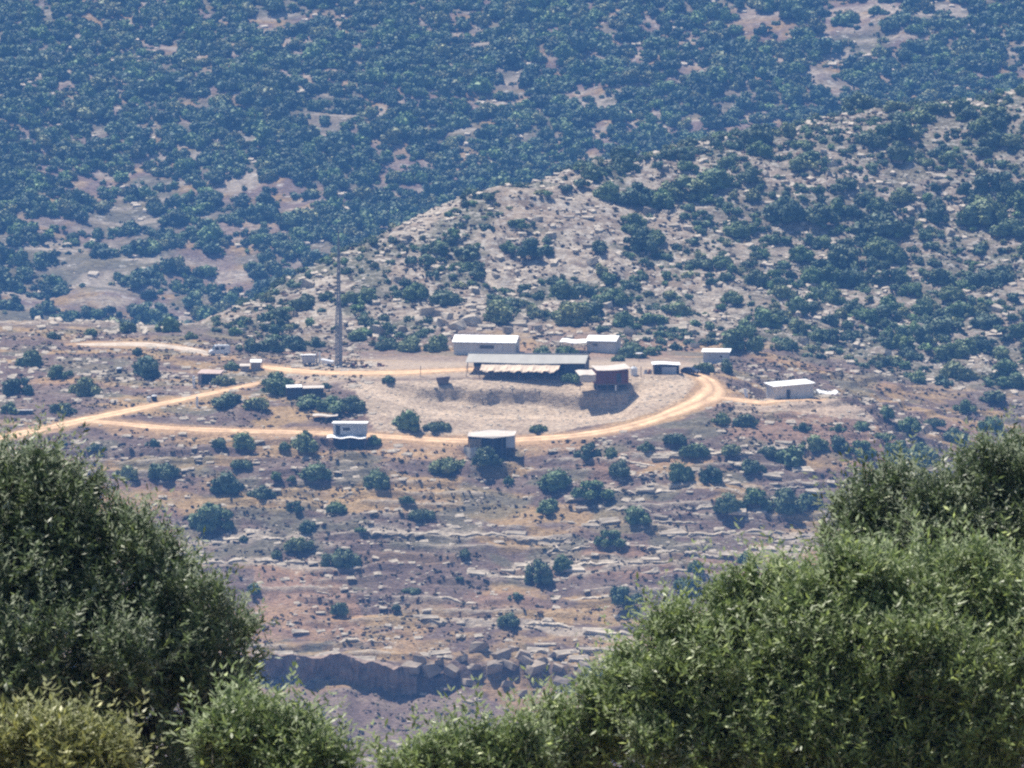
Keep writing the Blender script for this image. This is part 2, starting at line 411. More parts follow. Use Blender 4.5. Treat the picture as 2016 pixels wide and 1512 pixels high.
def tube(name, pts, rad, mat, parent, seg=8):
    V, F = [], []
    pts = [Vector(p_) for p_ in pts]
    if not isinstance(rad, (list, tuple)): rad = [rad] * len(pts)
    for i, p_ in enumerate(pts):
        d = (pts[min(i + 1, len(pts) - 1)] - pts[max(i - 1, 0)]).normalized()
        a = d.orthogonal().normalized(); b_ = d.cross(a)
        for s in range(seg):
            an = 2 * math.pi * s / seg; V.append(p_ + (a * math.cos(an) + b_ * math.sin(an)) * rad[i])
    for i in range(len(pts) - 1):
        for s in range(seg):
            F.append((i * seg + s, i * seg + (s + 1) % seg, (i + 1) * seg + (s + 1) % seg, (i + 1) * seg + s))
    F.append(tuple(range(seg - 1, -1, -1))); F.append(tuple(range((len(pts) - 1) * seg, len(pts) * seg)))
    return pydata(name, V, F, mat, parent, smooth=False)
def extrude_profile(name, prof, y0, y1, mat, parent, bev=0.0):
    n_ = len(prof); V = [(x, y0, z) for x, z in prof] + [(x, y1, z) for x, z in prof]
    F = [tuple(range(n_)), tuple(range(2 * n_ - 1, n_ - 1, -1))] + [(i + n_, (i + 1) % n_ + n_, (i + 1) % n_, i) for i in range(n_)]
    o = pydata(name, V, F, mat, parent)
    bm = bmesh.new(); bm.from_mesh(o.data); bmesh.ops.recalc_face_normals(bm, faces=bm.faces[:])
    if bev: bmesh.ops.bevel(bm, geom=bm.edges[:], offset=bev, segments=2, affect='EDGES')
    bm.to_mesh(o.data); bm.free()
    return o
def sheet(name, fn, nu, nv, mat, parent, thick=.05):
    """a sheet with thickness: fn(u,v)->(x,y,z), u,v in 0..1"""
    V = []; 
    for j in range(nv + 1):
        for i in range(nu + 1): V.append(fn(i / nu, j / nv))
    n_ = len(V); V += [(x, y, z - thick) for x, y, z in V]; F = []
    W = nu + 1
    for j in range(nv):
        for i in range(nu):
            a = j * W + i; F.append((a, a + 1, a + W + 1, a + W)); F.append((a + n_ + W, a + n_ + W + 1, a + n_ + 1, a + n_))
    rim = [i for i in range(W)] + [j * W + nu for j in range(1, nv + 1)] + [nv * W + i for i in range(nu - 1, -1, -1)] + [j * W for j in range(nv - 1, 0, -1)]
    for a, b_ in zip(rim, rim[1:] + rim[:1]): F.append((b_, a, a + n_, b_ + n_))
    return pydata(name, V, F, mat, parent)

# ------------------------------------------------------------------ terrain meshes
BROWN = np.array((.165, .122, .106)); GOLD = np.array((.40, .275, .135)); DIRT = np.array((.50, .40, .295)); LIME = np.array((.44, .38, .30))
RED = np.array((.33, .205, .135)); GREEN = np.array((.135, .14, .095)); ROADC = np.array((.52, .345, .19)); DUN = np.array((.27, .215, .17))
def lerp(a, b, t): return a + (b - a) * np.asarray(t)[..., None]
def grid(x0, x1, y0, y1, dx, dy):
    nx = int((x1 - x0) / dx) + 1; ny = int((y1 - y0) / dy) + 1
    X, Y = np.meshgrid(np.linspace(x0, x1, nx), np.linspace(y0, y1, ny))
    i = np.arange(ny - 1)[:, None] * nx + np.arange(nx - 1)[None]
    F = np.stack([i, i + 1, i + nx + 1, i + nx], -1).reshape(-1, 4)
    return X, Y, F
STRIPES = [[(370, 1098, 1), (470, 1104, 1), (640, 1112, 1)], [(330, 1068, 1), (520, 1060, 1), (600, 1058, 1)], [(700, 1052, 1), (850, 1052, 1.4), (1000, 1058, 1.2), (1110, 1066, 1)],
           [(1020, 1110, 1), (1150, 1105, 1), (1260, 1120, 1)], [(1130, 1128, 1), (1300, 1118, 1.1), (1450, 1100, 1.3), (1600, 1075, 1.6)], [(1330, 1050, 1), (1450, 1060, 1.3), (1600, 1050, 1.6)],
           [(950, 1130, 1.2), (1040, 1140, 1.0)], [(1120, 965, .8), (1300, 968, .8), (1480, 960, .8)], [(1230, 900, .8), (1420, 893, 1), (1600, 880, 1)], [(860, 1225, 1), (1050, 1232, 1), (1250, 1255, 1)]]
STR_W = []
for s in STRIPES:
    STR_W.append(resample([(*hit0(px, py, tps)[:2], w_) for (px, py, w_) in s], 3.0))
BENCHP = resample([(*hit0(px, py, tps)[:2], 1) for (px, py) in ((690, 760), (760, 780), (860, 795), (1000, 803), (1150, 803), (1250, 790), (1320, 765), (1372, 742))], 3.0)
def front_tint(X, Y, Z):
    px, py = project(X, Y, Z)
    wx = (fbm(X / 9, Y / 9, 3, 71) - .5) * 46; wy = (fbm(X / 9, Y / 9, 3, 72) - .5) * 40
    a = fbm(X / 16, Y / 5.5, 4, 41); b = fbm(X / 5, Y / 2.4, 3, 42); c = fbm(X / 26, Y / 14, 3, 43)
    col = lerp(BROWN * .92, DUN * .9, .55 * sstep(.50, .76, b)); stone = np.full(X.shape, .28)
    col = lerp(col, GOLD, .75 * sstep(.52, .66, a) * (1 - sstep(870, 1000, py) * 0))
    col = lerp(col, RED, .5 * sstep(.56, .72, c))
    col = lerp(col, GREEN, .6 * sstep(.55, .7, fbm(X / 11, Y / 7, 3, 44)))
    gl = sstep(1180, 1215, py + wy) * (1 - sstep(1290, 1320, py + wy * .3))
    col = lerp(col, GOLD, .55 * gl * sstep(.35, .6, b))
    o = inpoly(px + wx, py + wy, [(500, 1110), (680, 1120), (720, 1260), (500, 1260)]); col = lerp(col, RED * 1.1, .5 * o)
    o = inpoly(px + wx, py + wy, [(180, 970), (900, 960), (900, 1000), (200, 1005)]); col = lerp(col, GOLD, .55 * o)
    low = sstep(1340, 1375, py + wy * .4); col = lerp(col, lerp(BROWN * 1.12, DUN, .6 * sstep(.4, .65, b)), .9 * low); stone = stone * (1 - .75 * low)
    o = inpoly(px + wx * .6, py + wy * .6, [(930, 1335), (1080, 1320), (1170, 1370), (1130, 1430), (1010, 1410), (960, 1370)]); col = lerp(col, GOLD * np.array((.85, .8, .8)), .55 * o)
    th = inpoly(px + wx, py + wy, [(640, 1080), (960, 1080), (1000, 1150), (760, 1180), (640, 1130)]); col = lerp(col, BROWN * .95, .75 * th); stone = stone * (1 - .7 * th)
    lv = (tps(X, Y) + 1.5 * (fbm(X / 30, Y / 30, 3, 21) - .5)) / 1.75; tl = lv - np.floor(lv)
    edge = sstep(.10, .16, tl) * (1 - sstep(.30, .44, tl)) * sstep(.44, .56, fbm(X / 17, Y / 6, 3, 22)) * sstep(.40, .52, fbm(X / 7, Y / 5, 3, 23))
    col = lerp(col, LIME * .92, .8 * edge * (1 - low) * sstep(880, 900, py))
    # bare earthworks
    o = inpoly(px + wx * .3, py + wy * .25, BENCH).astype(float)
    col = lerp(col, lerp(DIRT, DIRT * .8, sstep(.45, .7, b)), .92 * o); stone = np.where(o > 0, .35, stone)
    fl = sstep(1484, 1489, Y) * (1 - sstep(1512, 1550, Y + 14 * (a - .5))) * sstep(-52, -44, X) * (1 - sstep(38, 48, X))
    col = lerp(col, DIRT * .95, .75 * fl)
    o = inpoly(px + wx * .4, py + wy * .3, [(700, 864), (900, 876), (920, 905), (800, 905), (700, 890)]); col = lerp(col, ROADC * .9, .6 * o)
    o = inpoly(px + wx * .4, py + wy * .3, [(1000, 872), (1180, 862), (1160, 880), (1040, 900)]); col = lerp(col, ROADC * .9, .5 * o)
    o = inpoly(px + wx * .4, py + wy * .3, [(200, 845), (620, 860), (600, 880), (330, 868), (220, 858)]); col = lerp(col, ROADC * .85, .55 * o)
    o = inpoly(px + wx * .4, py + wy * .3, [(1460, 785), (1640, 782), (1700, 800), (1730, 830), (1560, 812), (1440, 812)]); col = lerp(col, DIRT * 1.05, .7 * o)
    rub = inpoly(px + wx * .3, py + wy * .3, [(740, 815), (1000, 822), (1200, 818), (1300, 790), (1340, 800), (1220, 838), (1000, 855), (760, 850)])
    col = lerp(col, DIRT * np.array((.72, .70, .70)), .6 * rub * sstep(.4, .6, b))
    d, hw = pldist(X, Y, BENCHP); col = lerp(col, DIRT * 1.12, .75 * (1 - sstep(1.4, 3.4, d + (b - .5) * 2)))
    for s, hwm in zip(STR_W, range(99)):
        near = (X > s[:, 0].min() - 6) & (X < s[:, 0].max() + 6) & (Y > s[:, 1].min() - 8) & (Y < s[:, 1].max() + 8)
        if near.any():
            d, hw = pldist(X[near], Y[near] + (b[near] - .5) * 3.4, s)
            m = np.zeros(X.shape); m[near] = (1 - sstep(hw * .8, hw * 1.5 + .5, d)) * sstep(.30, .44, fbm(X[near] / 6, Y[near] / 3, 3, 88))
            col = lerp(col, LIME * .95, .85 * m)
    rd = np.zeros(X.shape)
    for nm, r in ROADS.items():
        near = (X > r[:, 0].min() - 9) & (X < r[:, 0].max() + 9) & (Y > r[:, 1].min() - 9) & (Y < r[:, 1].max() + 9)
        d, hw = pldist(X[near], Y[near] + (b[near] - .5) * 2, r)
        rd[near] = np.maximum(rd[near], 1 - sstep(hw, hw + 2.4, d))
    col = lerp(col, ROADC * .92, .8 * rd); stone = stone * (1 - .8 * rd)
    # spur: pale limestone and dun soil
    sp = sstep(1545, 1575, Y + 0.22 * (X - 60) * (X > 60))
    k1 = fbm(X / 13, Y / 9, 4, 51); k2 = fbm(X / 4, Y / 3, 3, 52)
    k3 = fbm(X / 1.9, Y / 1.6, 2, 54)
    sc_ = lerp(DUN * .58, LIME * .86, sstep(.34, .58, .6 * k2 + .4 * k3)); sc_ = lerp(sc_, DUN * np.array((.95, .9, .8)), .5 * sstep(.5, .68, k1)); sc_ = lerp(sc_, GREEN * .8, .8 * sstep(.46, .62, fbm(X / 12, Y / 12, 3, 53))); sc_ = lerp(sc_, lerp(GREEN * .9, DUN * .8, sstep(.4, .6, k2)), .6 * sstep(1200, 1700, px))
    col = lerp(col, sc_, sp); stone = stone * (1 - sp) + sp * .5
    return np.concatenate([col, stone[..., None]], -1).reshape(-1, 4)
def far_tint(X, Y, Z):
    a = fbm(X / 30, Y / 14, 4, 91); b = fbm(X / 8, Y / 4, 3, 92)
    c = fbm(X / 22, Y / 3.0, 4, 94)
    col = lerp(BROWN * 1.05, GOLD * .72, sstep(.46, .68, b)); col = lerp(col, GREEN * .85, .75 * sstep(.42, .6, fbm(X / 20, Y / 14, 3, 93))); col = lerp(col, LIME * .85, .75 * sstep(.56, .64, c)); col = lerp(col, DUN, .4 * sstep(.5, .7, a))
    return np.concatenate([col, np.full(X.shape, .6)[..., None]], -1).reshape(-1, 4)
TERR = {}
def build_patch(name, fn, tfn, mat, ext, d, skirt=True):
    X, Y, F = grid(*ext, *d); Z = fn(X, Y); T = tfn(X, Y, Z)
    if skirt:
        Z = Z.copy(); Z[0] -= 3; Z[-1] -= 3; Z[:, 0] -= 3; Z[:, -1] -= 3
    me = mesh_np(name, np.stack([X, Y, Z], -1).reshape(-1, 3), F, mat, T, smooth=True)
    o = link(name, me); tag(o, kind='structure'); return o
BUILD_TERRAIN = True
# building pads are set before the ground is meshed
def pad(px, py, r, y0=1430.0, dz=0.0):
    p = hit0(px, py, lambda X, Yv: h_front(X, Yv, False), y0, 1700, 800); PADS.append((p[0], p[1], r, p[2] + dz)); return p
pad(1545, 787, 5.5); pad(1410, 716, 4.0); pad(1310, 736, 3.5); pad(410, 757, 3.0); pad(432, 700, 3.0); pad(688, 886, 4.2); pad(965, 906, 5.6)
front = build_patch('outpost_hill', h_front, front_tint, 'front_ground', (-138, 138, 1302, 1560), (.5, .5))
spur = build_patch('rocky_spur', h_front, front_tint, 'spur_ground', (-168, 190, 1556, 1905), (1.05, 1.05))
far = build_patch('far_hillside', h_far, far_tint, 'far_ground', (-275, 275, 2060, 2720), (2.6, 2.6))
class Samp:
    def __init__(s, o, ext, d):
        s.x0, s.x1, s.y0, s.y1 = ext; s.nx = int((s.x1 - s.x0) / d[0]) + 1; s.ny = int((s.y1 - s.y0) / d[1]) + 1
        z = np.empty(s.nx * s.ny * 3, np.float32); o.data.vertices.foreach_get('co', z); s.z = z.reshape(s.ny, s.nx, 3)[..., 2]
    def __call__(s, x, y):
        u = np.clip((np.asarray(x) - s.x0) / (s.x1 - s.x0) * (s.nx - 1), 1, s.nx - 3); v = np.clip((np.asarray(y) - s.y0) / (s.y1 - s.y0) * (s.ny - 1), 1, s.ny - 3)
        i = u.astype(int); j = v.astype(int); u = u - i; v = v - j
        return (s.z[j, i] * (1 - u) + s.z[j, i + 1] * u) * (1 - v) + (s.z[j + 1, i] * (1 - u) + s.z[j + 1, i + 1] * u) * v
s_fr = Samp(front, (-138, 138, 1302, 1560), (.5, .5)); s_sp = Samp(spur, (-168, 190, 1556, 1905), (1.05, 1.05)); s_fa = Samp(far, (-275, 275, 2060, 2720), (2.6, 2.6))
def ground(x, y):
    x = np.atleast_1d(np.asarray(x, float)); y = np.atleast_1d(np.asarray(y, float))
    return np.where(y < 1557.5, s_fr(x, y), np.where(y < 1900, s_sp(x, y), s_fa(x, y)))
def gz(x, y): return float(ground(x, y)[0])
def at(px, py, y0=1312.0, y1=1890.0):
    return hit0(px, py, ground, y0, y1, 2400)
def at_far(px, py): return hit0(px, py, s_fa, 2065.0, 2700.0, 1200)

# hidden valleys and the camera's own slope, coarse
def near_h(x, y):
    z = np.interp(y, [-90, -20, 0, 30, 58, 75, 120, 400, 800, 1100, 1250, 1304], [2, -.6, -1.7, -5.8, -10.4, -13.5, -24, -95, -185, -222, -216, -206])
    return z + .5 * (fbm(x / 9, y / 9, 3, 5) - .5)
def plain_tint(X, Y, Z):
    b = fbm(X / 6, Y / 6, 3, 42); col = lerp(BROWN, DUN, sstep(.4, .7, b)); col = lerp(col, GOLD * .8, .5 * sstep(.5, .7, fbm(X / 20, Y / 20, 3, 41)))
    return np.concatenate([col, np.full(X.shape, .4)[..., None]], -1).reshape(-1, 4)
build_patch('near_slope', near_h, plain_tint, 'near_ground', (-60, 60, -90, 140), (1.2, 1.2), False)
build_patch('valley_ground', lambda x, y: near_h(x, y) - 1.2 * (y < 139), plain_tint, 'near_ground', (-280, 280, 60, 1330), (10, 10), False)
build_patch('back_valley', lambda x, y: -206 + 0 * x + .02 * np.abs(x) - 18 * np.exp(-((y - 1960) / 90) ** 2), plain_tint, 'far_ground', (-280, 280, 1640, 2110), (10, 10), False)

# roads: strips laid a little above the graded ground
for nme, r in ROADS.items():
    t = np.gradient(r[:, :2], axis=0); t /= np.linalg.norm(t, axis=1)[:, None] + 1e-9; nrm = np.c_[-t[:, 1], t[:, 0]]
    k = np.linspace(-1, 1, 9); V = []
    wob = .98 + .3 * (vnoise(np.arange(len(r)) * .45, np.zeros(len(r)), 3) - .5)
    taper = np.minimum(1, np.minimum(np.arange(len(r)), np.arange(len(r))[::-1]) / 3 + .35)
    pts = r[:, None, :2] + nrm[:, None] * (k[None, :, None] * (r[:, 2] * wob * taper)[:, None, None])
    z = np.stack([ground(pts[:, j, 0], pts[:, j, 1]) for j in range(9)], 1)
    z = np.maximum(z, tps(pts[..., 0], pts[..., 1]) - .6) if False else z
    z += 0.09 - 0.12 * np.abs(k)[None] ** 4
    V = np.concatenate([pts, z[..., None]], -1).reshape(-1, 3)
    i = np.arange(len(r) - 1)[:, None] * 9 + np.arange(8)[None]
    F = np.stack([i, i + 9, i + 10, i + 1], -1).reshape(-1, 4)
    base = np.array((.50, .42, .33)) if 'pale' in nme else np.array((.63, .425, .255))
    prof_ = np.array((.62, .82, 1.16, 1.06, .72, 1.04, 1.18, .86, .66)); nn_ = .68 + .64 * fbm(pts[..., 0] / 2.2, pts[..., 1] / 2.2, 3, 171)
    T = base[None, None] * (prof_[None, :, None] * nn_[..., None]); T = np.concatenate([T, np.full(T.shape[:2] + (1,), .25)], -1).reshape(-1, 4)
    o = link(nme, mesh_np(nme, V, F, 'road_ground', T, smooth=True)); tag(o, kind='structure')

# cliff face below the terraces: real overhanging rock sheet in front of the step in the ground
def build_cliff():
    nx, nz = 240, 18; xs = np.linspace(-61, -19, nx); V = []
    top = ground(xs, cliffY(xs) + 1.2); bot = ground(xs, cliffY(xs) - 2.6) - .6
    bot = np.minimum(bot, top - 1.0)
    for j in range(nz + 3):
        f = min(j / nz, 1)
        z = bot + (top + .12 + .9 * (fbm(xs / 2.0, xs * 0, 3, 104) - .5) * 1.4 - bot) * f
        bulge = .9 + 1.5 * (fbm(xs / 4.0, np.full(nx, f * .9), 4, 101) - .5) * 2 + .7 * (vnoise(xs * 1.3, np.full(nx, f * 3.0), 102) - .5) + .3 * (vnoise(xs * 3.1, np.full(nx, f * 6.0), 103) - .5) + 1.1 * f ** 2 + .55 * (vnoise(xs * .12 + 3, np.full(nx, f * 7.0), 105) - .5) - .8 * np.maximum(0, fbm(xs / 1.4, np.full(nx, .3), 2, 106) - .62) * 6
        bx_ = np.floor(xs / 1.5 + .9 * vnoise(np.full(nx, f * 2.2), xs * 0, 107)); bz_ = np.floor(f * 3.4 + _hash(bx_, bx_ * 0, 108) * 2)
        y = cliffY(xs) - bulge - .75 * (_hash(bx_, bz_, 109) - .5)
        if j > nz:
            y = cliffY(xs) + 1.4 * (j - nz); z = ground(xs, y) + (.1 if j == nz + 1 else -.3)
        V.append(np.stack([xs, y, z], -1))
    V = np.array(V).reshape(-1, 3); i = np.arange(nz + 2)[:, None] * nx + np.arange(nx - 1)[None]
    F = np.stack([i, i + 1, i + nx + 1, i + nx], -1).reshape(-1, 4)
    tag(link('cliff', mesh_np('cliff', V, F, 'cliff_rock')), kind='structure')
build_cliff()

# ------------------------------------------------------------------ rocks
def ico(sub):
    bm = bmesh.new(); bmesh.ops.create_icosphere(bm, subdivisions=sub, radius=1.0)
    V = np.array([v.co[:] for v in bm.verts]); F = np.array([[v.index for v in f.verts] for f in bm.faces]); bm.free(); return V, F
ICO1, ICO2 = ico(1), ico(2)
def hull_rock(seed, n_, flat, boxy):
    """broken block: jittered box corners plus a few chips"""
    r = np.random.default_rng(seed)
    d = np.array([(x, y, z) for x in (-1, 1) for y in (-1, 1) for z in (-1, 1)], float) * r.uniform(.55, 1.05, (8, 3))
    e = r.normal(size=(max(0, n_ - 8), 3)); e /= np.linalg.norm(e, axis=1)[:, None] + 1e-9
    d = np.concatenate([d, e * r.uniform(.8, 1.1, (len(e), 1))]) if len(e) else d
    d /= np.abs(d).max(0); d *= np.array((.5, .5 * r.uniform(.55, .95), flat))
    bm = bmesh.new()
    for p_ in d: bm.verts.new(p_)
    g = bmesh.ops.convex_hull(bm, input=bm.verts[:])
    bmesh.ops.delete(bm, geom=[v for v in bm.verts if not v.link_faces], context='VERTS')
    bmesh.ops.triangulate(bm, faces=bm.faces[:]); bm.verts.index_update()
    V = np.array([v.co[:] for v in bm.verts]); F = np.array([[v.index for v in f.verts] for f in bm.faces]); bm.free()
    return V, F
BOULDER = [hull_rock(100 + i, 14, .36, .7) for i in range(10)]
SLAB = [hull_rock(200 + i, 13, .16, .55) for i in range(8)]
SMALL = [hull_rock(300 + i, 9, .3, .75) for i in range(8)]
ROCKM = [mesh_np('boulder', *b, 'rock') for b in BOULDER]; GREYM = [mesh_np('boulder', *hull_rock(400 + i, 15, .36, .5), 'grey_rock') for i in range(9)]; SLABM = [mesh_np('rock_slab', *b, 'rock') for b in SLAB]
OLV_L = [(-20, 880), (90, 890), (180, 940), (330, 1030), (360, 1110), (440, 1170), (520, 1310), (540, 1400), (690, 1450), (690, 1520), (-20, 1520)]
OLV_R = [(2040, 870), (1900, 880), (1820, 950), (1690, 930), (1610, 1060), (1590, 1110), (1400, 1130), (1290, 1250), (1180, 1350), (1000, 1440), (760, 1490), (760, 1520), (2040, 1520)]
def hidden(px, py, m=0): return bool(inpoly(np.array([px]), np.array([py - m]), OLV_L)[0] or inpoly(np.array([px]), np.array([py - m]), OLV_R)[0])
STRUCT_BOX = [(880, 640, 1250, 775), (1270, 695, 1450, 745), (1480, 735, 1650, 792), (640, 815, 730, 885), (895, 835, 1030, 910), (560, 750, 650, 780), (372, 705, 445, 765), (400, 668, 460, 705), (585, 690, 690, 724), (480, 700, 520, 730)]
def onroad(x, y, m=.3):
    for r in ROADS.values():
        d = np.hypot(r[:, 0] - x, r[:, 1] - y)
        k = d.argmin()
        if d[k] < r[k, 2] + m: return True
    return False
def clear(px, py):
    return not any(a < px < c and b < py < d for a, b, c, d in STRUCT_BOX)
NROCK = 0
PEND = []
NUM = ['leftmost', 'second', 'third', 'fourth', 'fifth', 'sixth', 'seventh', 'eighth', 'ninth', 'tenth', 'eleventh', 'twelfth', 'thirteenth', 'fourteenth', 'fifteenth', 'sixteenth', 'seventeenth', 'eighteenth', 'nineteenth', 'twentieth', 'twenty-first', 'twenty-second', 'twenty-third', 'twenty-fourth', 'twenty-fifth', 'twenty-sixth', 'twenty-seventh', 'twenty-eighth', 'twenty-ninth', 'thirtieth']
def cell(px, py, Y):
    if Y > 1545:
        c0 = np.interp(px, [430, 620, 760, 900, 1100, 1350, 1650, 2016], [640, 527, 458, 396, 352, 288, 232, 186]); c1 = np.interp(px, [430, 950, 1440, 1750, 2016], [645, 655, 690, 790, 900])
        t = (py - c0) / max(c1 - c0, 20)
        rw = ('spur crest', 'upper spur', 'middle spur', 'lower spur')[int(np.clip(t * 4, 0, 3.99))]
        cl = 'above the mast' if px < 800 else 'above the long white cabin' if px < 1060 else 'above the short white cabin' if px < 1260 else 'above the small cabin' if px < 1460 else 'above the pale prefab' if px < 1650 else 'right of the prefab' if px < 1830 else 'by the right edge'
    else:
        rw = 'upper outpost hill' if py < 760 else 'road loop ground' if py < 880 else 'slope below the roads' if py < 960 else 'middle front slope' if py < 1060 else 'lower front slope' if py < 1180 else 'ledges above the cliff' if py < 1290 else 'hill foot'
        pre = 'near' if py < 760 else 'under'
        cl = 'near the left edge' if px < 330 else pre + ' the stone hut' if px < 540 else pre + ' the mast' if px < 800 else pre + ' the long shed' if px < 1130 else pre + ' the red store' if px < 1290 else pre + ' the road bend' if px < 1470 else pre + ' the pale prefab' if px < 1640 else 'by the right-hand gully'
    return rw, cl
def settle_labels():
    cells = {}
    for (o, px, py, Y, noun, cat) in PEND: cells.setdefault((noun, cat) + cell(px, py, Y), []).append((px, o))
    for (noun, cat, rw, cl), lst in cells.items():
        lst.sort(key=lambda t: t[0])
        for i, (px, o) in enumerate(lst):
            lb = ('only %s on the %s, %s' % (noun, rw, cl)) if len(lst) == 1 else ('leftmost %s on the %s, %s' % (noun, rw, cl)) if i == 0 else ('rightmost %s on the %s, %s' % (noun, rw, cl)) if i == len(lst) - 1 else '%s %s from left on the %s, %s' % (NUM[min(i, 29)], noun, rw, cl)
            tag(o, lb, cat, noun + 's on the ' + rw, 'thing')
def put_rock(px, py, size, slab=False, squash=1.0, rz=None, y0=1312.0, grey=False):
    global NROCK
    p = at(px, py, y0)
    if p is None: return
    me = random.choice(SLABM if slab else GREYM if grey else ROCKM)
    o = bpy.data.objects.new('rock_slab' if slab else 'boulder', me); C.objects.link(o)
    hgt = size * (.12 if slab else .26) * squash
    o.location = (p[0], p[1] + size * .15, gz(p[0], p[1] + size * .15) + hgt * .35)
    o.rotation_euler = (random.uniform(.2, .42), random.uniform(-.1, .1), random.uniform(-.35, .35) if rz is None else rz) if slab else (random.uniform(-.4, .4), random.uniform(-.4, .4), random.uniform(0, 6.28))
    o.scale = (size * 1.35, size * random.uniform(.55, .85), size * squash * random.uniform(.4, .75)) if slab else (size, size * random.uniform(.7, 1.0), size * squash * random.uniform(.8, 1.2))
    PEND.append((o, px, py, p[1], 'stone slab' if slab else 'grey weathered boulder' if grey else 'limestone boulder', 'rock')); NROCK += 1
# the pile beside the cliff and the outcrop right of it
for (px, py, s_) in [(845, 1330, 5.0), (800, 1350, 3.5), (875, 1362, 4.5), (838, 1372, 3.2), (905, 1300, 4.0), (950, 1282, 4.2), (990, 1300, 5.0), (1010, 1282, 3.6), (930, 1322, 3.2), (965, 1330, 5.2), (1010, 1325, 4.6),
                     (1040, 1310, 4.0), (1060, 1340, 4.2), (1085, 1300, 3.5), (1100, 1325, 3.8), (1105, 1355, 4.5), (1090, 1375, 3.5), (1125, 1340, 3.5), (1150, 1310, 3.4), (1000, 1350, 3.0), (1010, 1375, 2.4), (1035, 1365, 2.8), (990, 1395, 1.8), (930, 1380, 2.0), (960, 1405, 1.6), (740, 1368, 1.2), (780, 1362, 3.2), (815, 1338, 4.2), (770, 1350, 2.6), (820, 1312, 4.0), (1180, 1330, 3.0), (860, 1312, 3.6), (890, 1335, 3.8), (920, 1345, 3.0), (1030, 1292, 4.4), (1070, 1310, 4.2), (1135, 1362, 4.0), (1160, 1335, 4.0), (1200, 1345, 3.6), (1215, 1320, 3.6), (980, 1310, 3.4), (1150, 1380, 3.0)]:
    put_rock(px + random.uniform(-6, 6), py + random.uniform(-5, 5), s_ * random.uniform(.55, 1.15), False, random.uniform(.55, .95), grey=True)
for (px, py, s_) in [(1120, 1288, 4.5), (1170, 1284, 5.0), (1220, 1288, 4.5), (1140, 1302, 3.5), (1200, 1305, 3.5), (870, 1290, 4.0), (1060, 1283, 3.5), (1240, 1300, 3.0), (650, 1296, 3.4), (560, 1300, 3.0), (720, 1300, 3.6)]:
    put_rock(px, py, s_, True)
for s in STR_W:                                     # slabs cropping out along the pale ledges
    for k in range(0, len(s), 5):
        x, y = s[k, 0] + random.uniform(-1.5, 1.5), s[k, 1] + random.uniform(-1.2, 1.2)
        px, py = project(x, y, gz(x, y))
        if random.random() < .8 and not hidden(px, py): put_rock(px, py, random.uniform(1.6, 4.2) * (1.2 if px > 1050 else 1), True, random.uniform(.8, 1.5), random.uniform(-.12, .12))
for _ in range(24):                                  # terraces to the right of the hut
    px, py = random.uniform(1040, 1660), random.uniform(885, 1045)
    if not hidden(px, py): put_rock(px, py, random.uniform(1.5, 3.8), True, random.uniform(.8, 1.6), random.uniform(-.12, .12))
for _ in range(12):
    px, py = random.uniform(480, 1290), random.uniform(1120, 1290)
    if not hidden(px, py): put_rock(px, py, random.uniform(1.2, 3.0), True, 1.3)
for (px, py) in [(900, 648), (930, 640), (870, 642), (850, 650), (960, 645), (1000, 655), (830, 640), (790, 655), (1020, 640), (1060, 650), (985, 630), (880, 628), (915, 622), (760, 640), (740, 660), (840, 622), (1240, 660), (1270, 670), (1330, 650), (1370, 640)]:
    put_rock(px, py, random.uniform(2.2, 4.6), random.random() < .5, 1.1, y0=1545)
while NROCK < 250:
    px, py = random.uniform(440, 2010), random.uniform(300, 860)
    if not clear(px, py) or hidden(px, py): continue
    p = at(px, py)
    if p is None or p[1] < 1545 or vnoise(np.array([p[0] / 14]), np.array([p[1] / 14]), 77)[0] < .42 - .25 * (px < 1100): continue
    put_rock(px, py, random.uniform(1.3, 3.4), random.random() < .35, 1.1, y0=1545)
